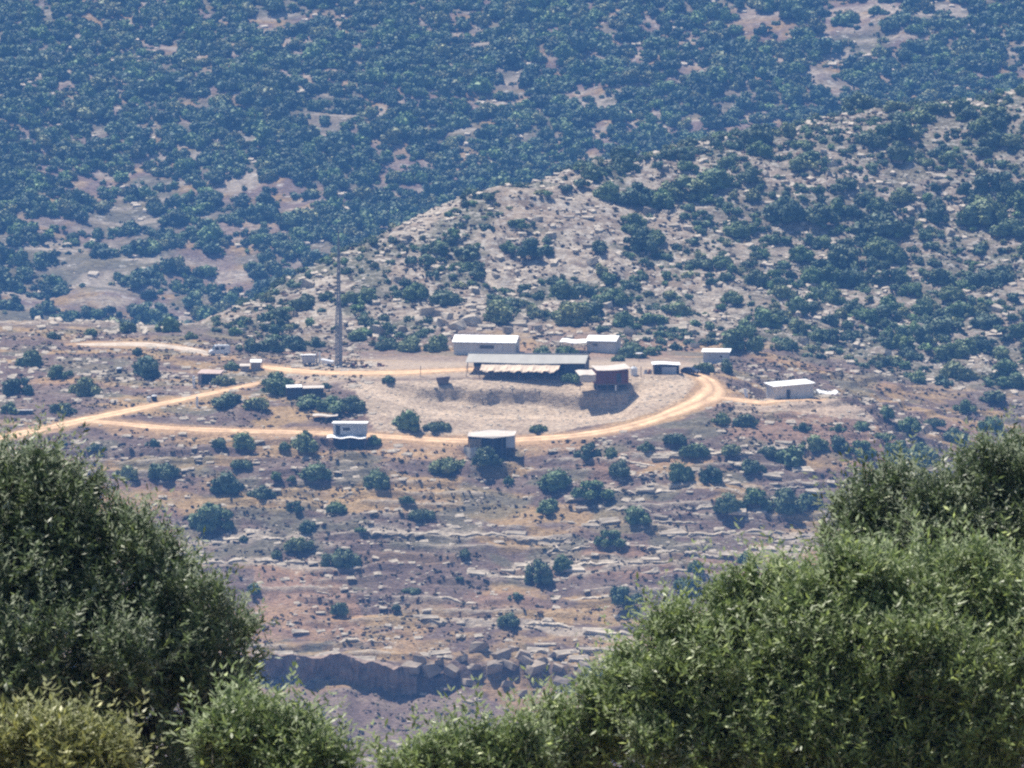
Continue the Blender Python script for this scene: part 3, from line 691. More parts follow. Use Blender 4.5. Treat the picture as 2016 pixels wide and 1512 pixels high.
# bedding ledges: long broken strips of limestone that follow the contours
def ledge(px, py, length, th, wd):
    p = at(px, py)
    if p is None: return
    pts = []
    for sgn in (-1, 1):
        x, y = p[0], p[1]; seg = []
        for k in range(int(length / 2 / .6)):
            e = 1.5; gx = float(tps(np.array(x + e), np.array(y)) - tps(np.array(x - e), np.array(y))); gy = float(tps(np.array(x), np.array(y + e)) - tps(np.array(x), np.array(y - e)))
            L = math.hypot(gx, gy) + 1e-6; x += sgn * gy / L * .6; y -= sgn * gx / L * .6; seg.append((x, y))
        pts = (seg[::-1] + [(p[0], p[1])] if sgn < 0 else pts + seg)
    pts = np.array(pts); n_ = len(pts); i = np.arange(n_); sd = random.randrange(999)
    env = np.minimum(1, np.minimum(i, n_ - 1 - i) / 4.0 + .12)
    jit = (fbm(i * .45, i * 0, 3, sd) - .5); brk = sstep(.30, .42, fbm(i * .22, i * 0 + 5, 2, sd + 1))
    W_ = wd * env * (.6 + .9 * fbm(i * .5, i * 0 + 9, 2, sd + 2)) * (.25 + .75 * brk); H_ = th * env * (.55 + .8 * fbm(i * .6, i * 0 + 2, 2, sd + 3)) * (.1 + .9 * brk)
    yf = pts[:, 1] + jit * 1.2; g0 = ground(pts[:, 0], yf); g1 = ground(pts[:, 0], yf + W_)
    zt = g0 + H_; V = np.stack([np.stack([pts[:, 0], yf - .05, g0 - .4], -1), np.stack([pts[:, 0], yf - .12 * env, zt - .1], -1), np.stack([pts[:, 0], yf + .18, zt], -1), np.stack([pts[:, 0], yf + W_ + .2, np.maximum(zt + .05, g1 + .05 * brk - .15 * (1 - brk))], -1), np.stack([pts[:, 0], yf + W_ + .8, g1 - .3], -1)], 1)
    V = V.reshape(-1, 3); a = np.arange(n_ - 1)[:, None] * 5 + np.arange(4)[None]; F = np.stack([a, a + 5, a + 6, a + 1], -1).reshape(-1, 4)
    c0 = V.mean(0); o = link('rock_ledge', mesh_np('rock_ledge', V - c0, F, 'rock'), None, tuple(c0)); PEND.append((o, px, py, p[1], 'long limestone ledge', 'rock'))
for (px, py, L, th, wd) in [(480, 1104, 22, .5, 1.6), (590, 1110, 10, .4, 1.2), (440, 1064, 14, .4, 1.2), (560, 1060, 14, .45, 1.4), (760, 1050, 16, .5, 1.6), (900, 1055, 26, .6, 2.2), (1060, 1064, 16, .5, 1.6), (1120, 1085, 14, .5, 1.2), (1200, 1072, 12, .5, 1.2), (1180, 1112, 14, .5, 1.5), (1280, 1108, 14, .5, 1.5), (1300, 1085, 10, .45, 1.2),
                            (1330, 1125, 18, .6, 1.8), (1420, 1098, 20, .6, 2.0), (1520, 1085, 16, .6, 2.2), (1400, 1055, 16, .6, 1.6), (1500, 1050, 14, .6, 1.8), (1560, 1062, 12, .5, 1.6), (1080, 1130, 12, .5, 1.4), (990, 1125, 10, .5, 1.6), (1030, 1142, 12, .4, 1.6), (1160, 968, 18, .5, 1.2), (1280, 970, 14, .5, 1.2), (1400, 962, 16, .5, 1.2),
                            (1330, 900, 16, .5, 1.4), (1430, 893, 18, .6, 1.6), (1540, 885, 16, .5, 1.4), (1240, 912, 14, .5, 1.2), (1250, 940, 12, .5, 1.1), (1340, 930, 12, .5, 1.1), (1480, 985, 14, .5, 1.2), (1360, 1000, 18, .6, 1.5), (1240, 1005, 14, .5, 1.3), (1150, 1030, 14, .5, 1.2), (1330, 1030, 14, .5, 1.2), (1550, 960, 12, .5, 1.2),
                            (860, 1226, 14, .5, 1.3), (960, 1235, 16, .5, 1.3), (1080, 1232, 14, .5, 1.3), (1200, 1250, 14, .5, 1.3), (900, 1185, 10, .4, 1.1), (780, 1190, 10, .4, 1.1), (620, 1245, 14, .5, 1.1), (720, 1262, 14, .5, 1.1), (560, 1268, 12, .5, 1.1), (820, 1270, 12, .5, 1.2), (640, 1165, 8, .4, 1.0), (1160, 1180, 10, .4, 1.1), (1100, 1290, 16, .7, 1.6), (1190, 1282, 16, .7, 1.6),
                            (880, 1000, 14, .45, 1.2), (760, 1015, 10, .4, 1.1), (980, 1020, 12, .45, 1.2), (560, 985, 10, .4, 1.0), (680, 975, 8, .4, 1.0), (900, 1110, 8, .35, 1.0), (420, 1000, 10, .4, 1.0)]:
    if px > 1000 or random.random() < .6: ledge(px, py, L * .85, th * .8, wd * .75)
def scatter(items, name, mat, label, cat, protos):
    Vs, Fs, k = [], [], 0
    for (x, y, z, s, sz, a) in items:
        V, F = protos[random.randrange(len(protos))]
        ca, sa = math.cos(a), math.sin(a)
        W = np.stack([(V[:, 0] * ca - V[:, 1] * sa) * s + x, (V[:, 0] * sa + V[:, 1] * ca) * s + y, V[:, 2] * sz + z + .3 * (V[:, 0] * sa + V[:, 1] * ca) * s], -1)
        Vs.append(W); Fs.append(F + k); k += len(V)
    o = link(name, mesh_np(name, np.concatenate(Vs), np.concatenate(Fs), mat)); tag(o, label, cat, kind='stuff')
def rand_ground(nn, x0, x1, y0, y1, keep):
    out = []
    while len(out) < nn:
        x = rng.uniform(x0, x1, 4000); y = rng.uniform(y0, y1, 4000); z = ground(x, y); px, py = project(x, y, z)
        m = keep(x, y, z, px, py)
        out += list(zip(x[m], y[m], z[m], px[m], py[m]))
    return out[:nn]
it = []
for (x, y, z, px, py) in rand_ground(4200, -120, 125, 1320, 1552, lambda x, y, z, px, py: (px > -40) & (px < 2060) & (fbm(x / 9, y / 4, 3, 140) > .47 + .1 * (py > 1330)) & ~inpoly(px, py, [(735, 850), (1380, 850), (1380, 690), (735, 690)])):
    if onroad(x, y): continue
    s = .28 + 1.15 * random.random() ** 3; it.append((x, y, z + .05 * s, s * 1.8, s * .45, random.uniform(-.35, .35)))
for (x, y, z, px, py) in rand_ground(520, -40, 45, 1455, 1490, lambda x, y, z, px, py: inpoly(px, py, BENCH)):
    if onroad(x, y): continue
    s = .2 + .5 * random.random() ** 3; it.append((x, y, z + .05 * s, s * 1.3, s * .8, random.uniform(0, 6.3)))
scatter(it, 'scattered_stones', 'rock', 'small pale stones strewn over the outpost hill', 'stones', SMALL)
it = []
for (x, y, z, px, py) in rand_ground(3600, -110, 140, 1550, 1800, lambda x, y, z, px, py: (px > -40) & (px < 2060) & (fbm(x / 10, y / 8, 3, 141) > .46)):
    s = .4 + 1.7 * random.random() ** 2.6; it.append((x, y, z + .1 * s, s * 1.25, s * .85, random.uniform(0, 6.3)))
scatter(it, 'spur_stones', 'rock', 'broken pale limestone strewn over the spur behind the cabins', 'stones', SMALL)
it = []
for (x, y, z, px, py) in rand_ground(1500, -190, 190, 2090, 2500, lambda x, y, z, px, py: (fbm(x / 14, y / 9, 3, 142) > .54)):
    s = .6 + 2.2 * random.random() ** 2.5; it.append((x, y, z + .1 * s, s * 1.5, s * .7, random.uniform(-.4, .4)))
scatter(it, 'far_stones', 'rock', 'pale stones showing between the bushes of the far hillside', 'stones', SMALL)

# ------------------------------------------------------------------ shrubs
def shrub(seed, lumps, leaves, lsize, core, hgt=.72):
    r = np.random.default_rng(seed); Vs, Fs, k = [], [], 0
    cs = []; el = r.uniform(.75, 1.25); skew = r.normal(size=2) * .05
    for i in range(lumps):
        a = r.uniform(0, 6.28); d = .40 * math.sqrt(r.random()) if i else 0
        rad = r.uniform(.10, .23) * (1.2 if i == 0 else 1) * (1 - .35 * d / .4)
        top = hgt * (1 - (d / .52) ** 2 * r.uniform(.6, 1.1)) * r.uniform(.72, 1.0)
        cs.append((d * math.cos(a) * el + skew[0] * top, d * math.sin(a) / el + skew[1] * top, max(rad * .5, top - rad), rad))
        if top - rad > rad * 1.2: cs.append((cs[-1][0] * 1.05, cs[-1][1] * 1.05, rad * .7, rad * r.uniform(.8, 1.1)))
    lumps = len(cs)
    for (x, y, z, rad) in cs:
        V, F = core; nz_ = 1 + .25 * (r.random(len(V)) - .5) * 2
        W = V * (rad * .86 * nz_)[:, None] * np.array((1, 1, .95)) + np.array((x, y, z)); W[:, 2] = np.maximum(W[:, 2], -.02)
        Vs.append(W); Fs.append(F + k); k += len(W)
    m = leaves // lumps
    for (x, y, z, rad) in cs:
        d = r.normal(size=(m, 3)); d /= np.linalg.norm(d, axis=1)[:, None]; d[:, 2] = np.where(d[:, 2] < -.35, -d[:, 2], d[:, 2])
        p_ = d * (rad * r.uniform(.78, 1.26, m))[:, None] + np.array((x, y, z)); p_[:, 2] = np.maximum(p_[:, 2], .01)
        nn = d + r.normal(size=(m, 3)) * .55; nn /= np.linalg.norm(nn, axis=1)[:, None]
        t = np.cross(nn, r.normal(size=(m, 3))); t /= np.linalg.norm(t, axis=1)[:, None]; b = np.cross(nn, t)
        s = (lsize * r.uniform(.6, 1.3, m))[:, None]
        W = np.stack([p_ + t * s, p_ - .5 * t * s + .87 * b * s, p_ - .5 * t * s - .87 * b * s], 1).reshape(-1, 3)
        Vs.append(W); Fs.append(np.arange(3 * m).reshape(-1, 3) + k); k += 3 * m
    return np.concatenate(Vs), np.concatenate(Fs)
CROWNS = [mesh_np('crown', *shrub(500 + i, 8 + i % 6, 1700, .044, ICO2, .50 + .05 * (i % 5)), 'shrub_leaf') for i in range(14)]
def stem_mesh(seed):
    r = random.Random(seed); V, F = [], []
    for s in range(4):
        a = r.uniform(0, 6.28); e = Vector((.2 * math.cos(a), .2 * math.sin(a), .42)); k = len(V)
        for p_, rd in ((Vector((0, 0, -.08)), .03), (e * .5 + Vector((0, 0, .04)), .02), (e, .008)):
            for q_ in range(5): V.append(p_ + Vector((math.cos(q_ * 1.257), math.sin(q_ * 1.257), 0)) * rd)
        for j in range(2):
            for q_ in range(5): F.append((k + j * 5 + q_, k + j * 5 + (q_ + 1) % 5, k + j * 5 + 5 + (q_ + 1) % 5, k + j * 5 + 5 + q_))
    me = bpy.data.meshes.new('trunk'); me.from_pydata([tuple(v) for v in V], [], F); me.materials.append(MATS['bark']); return me
STEMS = [stem_mesh(i) for i in range(5)]
SHRUBS = {
 'the band between the left edge and the pale dirt track': [(60, 722, 62), (115, 745, 62), (30, 778, 76), (165, 780, 84), (285, 744, 84), (122, 816, 62), (20, 815, 52), (105, 668, 30), (180, 662, 34), (250, 655, 46), (330, 655, 50), (375, 668, 30), (270, 700, 26)],
 'the clump inside the fork of the dirt roads': [(450, 803, 80, .55), (500, 806, 80, .55), (545, 778, 96), (605, 805, 84, .5), (650, 815, 96, .55), (692, 812, 60), (440, 760, 50), (640, 765, 30)],
 'the band behind the mast and the parked trailer': [(490, 694, 60), (530, 694, 66), (575, 690, 66), (620, 684, 50), (700, 672, 46), (715, 640, 56), (690, 600, 44), (760, 690, 52), (810, 692, 70), (862, 692, 64), (455, 730, 40)],
 'the yard and earth bank in front of the long shed': [(766, 756, 34), (800, 851, 66), (862, 852, 54), (1060, 853, 40), (840, 848, 30), (1125, 756, 46)],
 'the row just under the lower dirt road, left of the hut': [(188, 893, 44), (120, 878, 26), (480, 892, 62), (600, 892, 74), (560, 890, 34), (735, 880, 38), (430, 885, 40), (300, 880, 30)],
 'the row below the open-fronted hut': [(883, 937, 92), (955, 936, 66), (1003, 955, 32), (975, 915, 40)],
 'the second row below the lower dirt road': [(247, 945, 52), (318, 950, 74), (474, 930, 50), (445, 977, 80), (515, 982, 64), (545, 952, 30), (617, 956, 72), (575, 955, 24), (745, 962, 66)],
 'the middle of the stony front slope': [(415, 1056, 96), (580, 1010, 42), (605, 1052, 50), (665, 1012, 48), (708, 1056, 26), (830, 1030, 58), (800, 1000, 36), (590, 1092, 60), (668, 1128, 80), (912, 1100, 38), (480, 1068, 24), (545, 1102, 30), (905, 1150, 22)],
 'the lower front slope above the cliff': [(665, 1216, 56), (500, 1172, 44), (812, 1170, 46), (1060, 1155, 70), (1108, 1128, 56), (1015, 1182, 32), (1003, 1240, 64), (1228, 1200, 84), (1350, 1172, 62), (780, 1210, 28), (1290, 1238, 50), (1180, 1360, 44)],
 'the upper terraces right of the open-fronted hut': [(1155, 905, 60), (1200, 900, 46), (1272, 890, 40), (1330, 886, 52), (1368, 908, 66), (1438, 900, 60), (1480, 935, 62), (1520, 905, 54), (1562, 925, 92), (1602, 895, 60), (1580, 850, 46), (1470, 842, 56), (1420, 838, 40), (1650, 890, 60)],
 'the lower terraces right of the open-fronted hut': [(1090, 972, 76), (1080, 1012, 66), (1170, 992, 92), (1222, 946, 66), (1250, 1036, 80), (1205, 1086, 70), (1340, 952, 66), (1400, 955, 52), (1436, 1022, 76), (1490, 1005, 62), (1545, 1022, 106), (1592, 1002, 60), (1470, 1112, 48), (1370, 1130, 44)],
 'the gully at the right end of the outpost hill': [(1700, 850, 56), (1745, 830, 46), (1792, 862, 66), (1840, 845, 50), (1762, 908, 66), (1812, 922, 96), (1700, 905, 66), (1880, 872, 72), (1952, 852, 62), (1650, 850, 40), (1900, 815, 60), (1960, 800, 66), (1740, 870, 50)],
 'the ground around the small cabins behind the long shed': [(1070, 703, 60), (1115, 700, 56), (1250, 705, 66), (1285, 700, 40), (1218, 712, 40), (1300, 690, 30), (1385, 735, 50), (1430, 735, 44), (1330, 690, 30)],
}
NSH = 0
def put_shrub(p, wm, name, label, group, parts, hs=1.0):
    global NSH
    k = random.randrange(len(CROWNS)); rz = random.uniform(0, 6.28)
    loc = (p[0], p[1] + wm * .32, gz(p[0], p[1] + wm * .32) - .05 * wm)
    scl = (wm * 1.12, wm * 1.05, wm * hs * 1.02)
    if parts:
        o = empty(name, loc, rz, label, 'shrub', group)
        c = link('crown', CROWNS[k], o); t = link('trunk', STEMS[k % 5], o)
        for ch in (c, t): ch.scale = scl
    else:
        o = link(name, CROWNS[k], None, loc, rz); o.scale = scl; tag(o, label, 'shrub', group)
    NSH += 1
    return o
for zone, lst in SHRUBS.items():
    vis = sorted(lst)
    for i, tup in enumerate(vis):
        px, py, wpx = tup[:3]; hs_ = tup[3] + .15 if len(tup) > 3 else random.uniform(.8, 1.2)
        if hidden(px, py, wpx * .4): continue
        p = at(px, py)
        if p is None: continue
        wm = wpx * mpp(p[1]) * .84
        PEND.append((put_shrub(p, wm, 'shrub', None, None, True, hs_), px, py, p[1], 'green shrub', 'shrub'))
SPUR = [(820, 592, 66), (880, 602, 76), (980, 640, 80), (925, 515, 84), (1050, 512, 86), (890, 472, 46), (960, 452, 46), (1130, 642, 84), (1170, 622, 66), (1210, 602, 76), (1150, 582, 66), (1232, 645, 66), (1290, 640, 76), (1330, 622, 66), (1262, 502, 86), (1290, 480, 60), (1545, 447, 100), (1610, 445, 96),
        (1450, 470, 66), (1482, 462, 56), (1522, 482, 56), (1380, 530, 66), (1500, 645, 76), (1550, 690, 56), (1455, 695, 100), (600, 612, 56), (640, 590, 40), (718, 595, 56), (1850, 562, 76), (1875, 595, 66), (1760, 562, 60), (1952, 642, 66), (1980, 742, 60), (1660, 530, 90), (1720, 510, 60), (1730, 470, 110), (1940, 450, 120), (1990, 470, 90), (1960, 390, 100),
        (1250, 410, 90), (1300, 415, 70), (1350, 400, 110), (1200, 400, 70), (1400, 380, 90), (1640, 600, 60), (1700, 640, 80), (1860, 660, 90), (1900, 700, 80), (1780, 690, 60), (1820, 620, 60), (1600, 560, 70), (1540, 590, 60), (1440, 600, 50), (1000, 500, 50), (1020, 450, 50), (840, 640, 40), (1090, 560, 46), (1180, 500, 50), (1110, 590, 60)]
cand = [(a, b, c * .84) for a, b, c in SPUR]
seen = [(a, b) for a, b, c in cand]
tries = 0
while len(cand) < 330 and tries < 30000:
    tries += 1
    px, py = random.uniform(430, 2030), random.uniform(180, 850)
    if not clear(px, py) or hidden(px, py, 20): continue
    p = at(px, py)
    if p is None or p[1] < 1548: continue
    crest = np.interp(px, [430, 620, 760, 900, 1100, 1350, 1650, 2016], [640, 527, 458, 396, 352, 288, 232, 186])
    dens = np.clip(.10 + .85 * sstep(1100, 1900, px) * .75 + .8 * (1 - sstep(0, 110, py - crest)) * sstep(900, 1200, px), 0, 1)
    nn = vnoise(np.array([p[0] / 16]), np.array([p[1] / 16]), 55)[0]
    if nn > .25 + .7 * dens: continue
    wpx = random.uniform(22, 62) * (.72 + .4 * dens)
    if any(abs(px - a) < wpx * .42 and abs(py - b) < wpx * .26 for a, b in seen): continue
    seen.append((px, py)); cand.append((px, py, wpx))
cand.sort(key=lambda c: -c[2])
rest = []
for i, (px, py, wpx) in enumerate(cand):
    p = at(px, py)
    if p is None: continue
    wm = wpx * mpp(p[1])
    if NSH < 299:
        PEND.append((put_shrub(p, wm, 'shrub', None, None, False, random.uniform(.75, 1.12)), px, py, p[1], 'large green shrub' if wpx > 75 else 'green shrub', 'shrub'))
    else: rest.append((p[0], p[1] + wm * .3, gz(p[0], p[1] + wm * .3) - .05 * wm, wm))
settle_labels()
# uncountable scrub: one mass on the spur, one on the far hillside
FARB = [shrub(900 + i, 6 + i % 5, 460, .062, ICO1, .42 + .05 * (i % 5)) for i in range(20)]; LOW = FARB
def scrub(items, name, label, mat='scrub_leaf', protos=LOW, hs=(.8, 1.15), dull=0.0):
    """one mass of scrub: a cloud of points that carries size, turn and tint, planted by geometry nodes"""
    pc = bpy.data.collections.new(name + '_plants')
    for (V, F) in protos: pc.objects.link(bpy.data.objects.new(name + '_plant', mesh_np(name + '_plant', V, F, mat)))
    n_ = len(items); A_ = np.array(items, np.float32); r = np.random.default_rng(n_)
    me = bpy.data.meshes.new(name); me.vertices.add(n_); me.vertices.foreach_set('co', np.ascontiguousarray(A_[:, :3]).ravel())
    sc3 = np.stack([A_[:, 3] * 1.12, A_[:, 3] * 1.06, A_[:, 3] * r.uniform(hs[0], hs[1], n_)], -1).astype(np.float32)
    me.attributes.new('scl', 'FLOAT_VECTOR', 'POINT').data.foreach_set('vector', sc3.ravel())
    me.attributes.new('rotz', 'FLOAT', 'POINT').data.foreach_set('value', r.uniform(0, 6.28, n_).astype(np.float32))
    me.attributes.new('idx', 'INT', 'POINT').data.foreach_set('value', r.integers(0, len(protos), n_).astype(np.int32))
    pal = np.array(((.66, .76, .85), (.95, 1.0, .95), (1.15, 1.3, .9), (1.75, 1.4, 1.2)))
    T = pal[r.choice(4, n_, p=(.28, .40, .22, .10))] * r.uniform(.68, 1.36, (n_, 1))
    me.attributes.new('tint', 'FLOAT_COLOR', 'POINT').data.foreach_set('color', np.c_[T, np.ones(n_)].astype(np.float32).ravel())
    me.materials.append(MATS[mat])
    o = link(name, me); tag(o, label, 'scrub', kind='stuff')
    g = bpy.data.node_groups.new(name, 'GeometryNodeTree')
    g.interface.new_socket('Geometry', in_out='INPUT', socket_type='NodeSocketGeometry'); g.interface.new_socket('Geometry', in_out='OUTPUT', socket_type='NodeSocketGeometry')
    gi = g.nodes.new('NodeGroupInput'); go = g.nodes.new('NodeGroupOutput'); ip = g.nodes.new('GeometryNodeInstanceOnPoints'); ci = g.nodes.new('GeometryNodeCollectionInfo')
    ci.inputs[0].default_value = pc; ci.inputs[1].default_value = True; ci.inputs[2].default_value = True
    def na(t, nm):
        k = g.nodes.new('GeometryNodeInputNamedAttribute'); k.data_type = t; k.inputs[0].default_value = nm; return k.outputs[0]
    cx_ = g.nodes.new('ShaderNodeCombineXYZ'); er = g.nodes.new('FunctionNodeEulerToRotation'); L = g.links.new
    L(na('FLOAT', 'rotz'), cx_.inputs[2]); L(cx_.outputs[0], er.inputs[0])
    L(gi.outputs[0], ip.inputs['Points']); L(ci.outputs[0], ip.inputs['Instance']); ip.inputs['Pick Instance'].default_value = True
    L(na('INT', 'idx'), ip.inputs['Instance Index']); L(er.outputs[0], ip.inputs['Rotation']); L(na('FLOAT_VECTOR', 'scl'), ip.inputs['Scale']); L(ip.outputs[0], go.inputs[0])
    md = o.modifiers.new('plants', 'NODES'); md.node_group = g
more = rand_ground(4200, -110, 150, 1552, 1830, lambda x, y, z, px, py: (px > 420) & (px < 2060) & (fbm(x / 12, y / 12, 3, 53) > .51 - .17 * sstep(1050, 1600, px)))
scrub(rest + [(x, y, z, random.choice((.8, 1.2, 1.7, 2.4, 3.2)) * random.uniform(.8, 1.2)) for (x, y, z, px, py) in more], 'spur_scrub', 'low green scrub filling the gaps between shrubs on the spur', 'scrub_leaf', FARB)
HERB = [shrub(800 + i, 2, 60, .12, ICO1, .42) for i in range(12)]
herbs = rand_ground(17000, -120, 125, 1318, 1550, lambda x, y, z, px, py: (px > -60) & (px < 2060) & (fbm(x / 8, y / 4, 3, 150) > .44) & ~inpoly(px, py, [(715, 862), (1390, 862), (1390, 690), (715, 690)]))
scrub([(x, y, z - .05, .5 + 1.1 * random.random() ** 2) for (x, y, z, px, py) in herbs if not onroad(x, y, .7)], 'dry_herbs', 'dry thistles and low grey-green herbs over the outpost hill', 'herb_leaf', HERB, (.5, .9))
herbs = rand_ground(9000, -110, 150, 1552, 1800, lambda x, y, z, px, py: (px > 420) & (px < 2060) & (fbm(x / 9, y / 9, 3, 151) > .44))
scrub([(x, y, z - .05, .6 + 1.5 * random.random() ** 2) for (x, y, z, px, py) in herbs], 'spur_herbs', 'dry grey-green herbs in the crevices of the limestone spur', 'herb_leaf', HERB, (.5, .9))
# far hillside: bushes crowd everywhere except stony clearings
CLEAR = [(270, 370, 150, 26), (560, 385, 190, 30), (950, 200, 70, 20), (640, 240, 50, 30), (460, 560, 120, 14), (400, 590, 90, 12), (250, 590, 60, 30), (540, 450, 90, 10), (330, 520, 100, 10), (90, 560, 70, 10), (160, 440, 70, 9), (1700, 60, 110, 60), (1500, 60, 80, 30), (1170, 190, 50, 26), (1480, 190, 60, 16), (100, 500, 90, 14), (860, 500, 40, 10), (1640, 235, 70, 10), (240, 480, 60, 12), (560, 40, 60, 20), (1350, 235, 60, 12)]
fx = []
def far_ok(px, py, p):
    for (a, b, c, d) in CLEAR:
        e = ((px - a) / c) ** 2 + ((py - b) / d) ** 2
        if e < 1 and random.random() < .72: return False
    lowl = sstep(330, 420, py) * (1 - sstep(600, 680, px))
    return fbm(np.array([p[0] / 15]), np.array([p[1] / 8]), 3, 160)[0] < .70 - .11 * lowl
t_ = 0
for (x, y, z, px, py) in rand_ground(21000, -215, 215, 2075, 2560, lambda x, y, z, px, py: (px > -90) & (px < 2110) & (py > -90) & (py < 720)):
    if far_ok(px, py, (x, y)): fx.append((x, y, z - .2, random.choice((1.2, 1.8, 2.4, 3.2, 4.0, 5.2, 6.6, 8.2 if random.random() < .4 else 2.0)) * random.uniform(.75, 1.25)))
scrub(fx, 'far_oak_scrub', 'hazy blue-green oak scrub covering the whole far hillside', 'scrub_leaf', FARB, (.8, 1.25))


# ------------------------------------------------------------------ buildings of the outpost
def site(name, px, py, rz, label, cat, group=None, y0=1420.0, dz=0.0):
    p = at(px, py, y0); o = empty(name, (p[0], p[1], p[2] + dz), rz, label, cat, group); return o, mpp(p[1])
def posts(root, xs, y, z0, z1, mat='dark_wood', r=.07, name='post'):
    for x in xs: box(name, (x - r, x + r, y - r, y + r, z0, z1), mat, root)
def gable_cabin(name, px0, px1, py, rz, hw, rise, dep, label, wall='cream_wall', roof='white_roof', win=(), doors=(), end_door=None, y0=1420.0):
    root, m = site(name, (px0 + px1) / 2, py, rz, label, 'cabin', None, y0)
    W = (px1 - px0) * m / math.cos(rz) / 2
    prof = [(0, -1.2), (dep, -1.2), (dep, hw), (dep / 2, hw + rise - .08), (0, hw)]
    V = [(-W, y, z) for y, z in prof] + [(W, y, z) for y, z in prof]; F = [(4, 3, 2, 1, 0), (5, 6, 7, 8, 9)] + [(i, (i + 1) % 5, (i + 1) % 5 + 5, i + 5) for i in range(5)]
    pydata('wall', V, F, wall, root)
    ov = .35; s_ = rise / (dep / 2)
    for nm, a, b in (('roof', -ov, dep / 2), ('roof', dep + ov, dep / 2)):
        za, zb = hw - ov * s_ + .06, hw + rise + .06
        sheet(nm, lambda u, v, a=a, b=b, za=za, zb=zb: ((u - .5) * 2 * (W + ov), a + (b - a) * v, za + (zb - za) * v + .02 * math.sin(u * 60)), 40, 4, roof, root, .12)
    n_ = max(3, int(2 * W / 2.4))
    for k in range(1, n_): box('wall_seam', (-W + 2 * W * k / n_ - .03, -W + 2 * W * k / n_ + .03, -.025, .004, 0, hw - .1), 'grey_wall', root)
    box('gutter', (-W - .3, W + .3, -.48, -.38, hw - .32, hw - .2), 'galvanised', root)
    for (x, z, w_, h_) in win:
        f = box('window', (x - w_ / 2 - .07, x + w_ / 2 + .07, -.06, .02, z - h_ / 2 - .07, z + h_ / 2 + .07), 'grey_wall', root)
        box('pane', (x - w_ / 2, x + w_ / 2, -.075, -.05, z - h_ / 2, z + h_ / 2), 'glass', f)
    for x in doors:
        d = box('door', (x - .45, x + .45, -.07, .02, .05, 2.1), 'dark_metal', root); box('handle', (x + .3, x + .38, -.12, -.06, 1.0, 1.06), 'galvanised', d)
    if end_door is not None:
        box('door', (W - .02, W + .06, end_door - .5, end_door + .5, .05, 2.1), 'dark_metal', root)
    return root, W
gable_cabin('prefab_cabin', 893, 1014, 700, R(-11), 3.1, 1.25, 5.6, 'long white prefab cabin with bright roof and strip window behind the long shed', win=[(.6, 1.95, 3.2, .75)], end_door=2.6, y0=1500)
rb, Wb = gable_cabin('prefab_cabin', 1156, 1211, 694, R(-16), 2.7, .95, 5.0, 'short white cabin with small window between the long shed and the spur', win=[(-1.4, 1.7, 1.1, .45)], y0=1500)
cp, m = site('canopy', 1128, 694, R(-8), 'low white canopy roof standing left of the short white cabin', 'canopy', None, 1500)
sheet('roof', lambda u, v: ((u - .5) * 6.0, 4.2 * v - .5, 2.35 + .5 * v + .12 * math.sin(u * 9) - .18 * u), 16, 5, 'white_roof', cp, .08)
posts(cp, (-2.8, 0, 2.8), -.3, -.6, 2.3); posts(cp, (-2.8, 2.8), 3.4, -.6, 2.75)
# small cabin at the road head
def flat_cabin(name, px0, px1, py, rz, h0, h1, dep, label, wall, roof='white_roof', doors=(), win=(), side=None, y0=1420.0, cat='cabin', ov=.4, tilt=0.0):
    root, m = site(name, (px0 + px1) / 2, py, rz, label, cat, None, y0)
    W = (px1 - px0) * m / math.cos(rz) / 2
    V = [(-W, 0, -1.3), (W, 0, -1.3), (W, dep, -1.3), (-W, dep, -1.3), (-W, 0, h0), (W, 0, h0 + tilt), (W, dep, h1 + tilt), (-W, dep, h1)]
    pydata('wall', V, BOXF, wall, root)
    sheet('roof', lambda u, v: ((u - .5) * 2 * (W + ov), -ov + (dep + 2 * ov) * v, h0 + .05 + (h1 - h0) * v + .12 + tilt * u), 20, 3, roof, root, .14)
    n_ = max(2, int(2 * W / 1.2))
    for k in range(1, n_): box('wall_seam', (-W + 2 * W * k / n_ - .025, -W + 2 * W * k / n_ + .025, -.03, 0.004, 0, h0 - .05), side or wall, root)
    for x in doors:
        d = box('door', (x - .42, x + .42, -.07, .02, .05, 2.05), 'dark_metal', root); box('handle', (x + .28, x + .36, -.12, -.06, 1.0, 1.06), 'galvanised', d)
    for (x, z, w_, h_) in win:
        f = box('window', (x - w_ / 2 - .07, x + w_ / 2 + .07, -.06, .02, z - h_ / 2 - .07, z + h_ / 2 + .07), 'white_paint', root)
        box('pane', (x - w_ / 2, x + w_ / 2, -.075, -.05, z - h_ / 2, z + h_ / 2), 'glass', f)
    return root, W
flat_cabin('small_cabin', 1384, 1434, 716, R(-6), 2.5, 2.9, 4.0, 'small grey-white cabin with thin white roof above the road bend', 'grey_wall', win=[(1.2, 1.6, .7, .5)])
re_, We = flat_cabin('prefab_cabin', 1524, 1602, 785, R(24), 2.7, 3.2, 4.2, 'pale prefab cabin with one dark door and sloping white roof right of the road bend', 'cream_wall', doors=(-1.35,), y0=1470, tilt=.45)
box('step', (-1.9, -.8, -.7, 0, -.4, .1), 'stone_wall', re_)
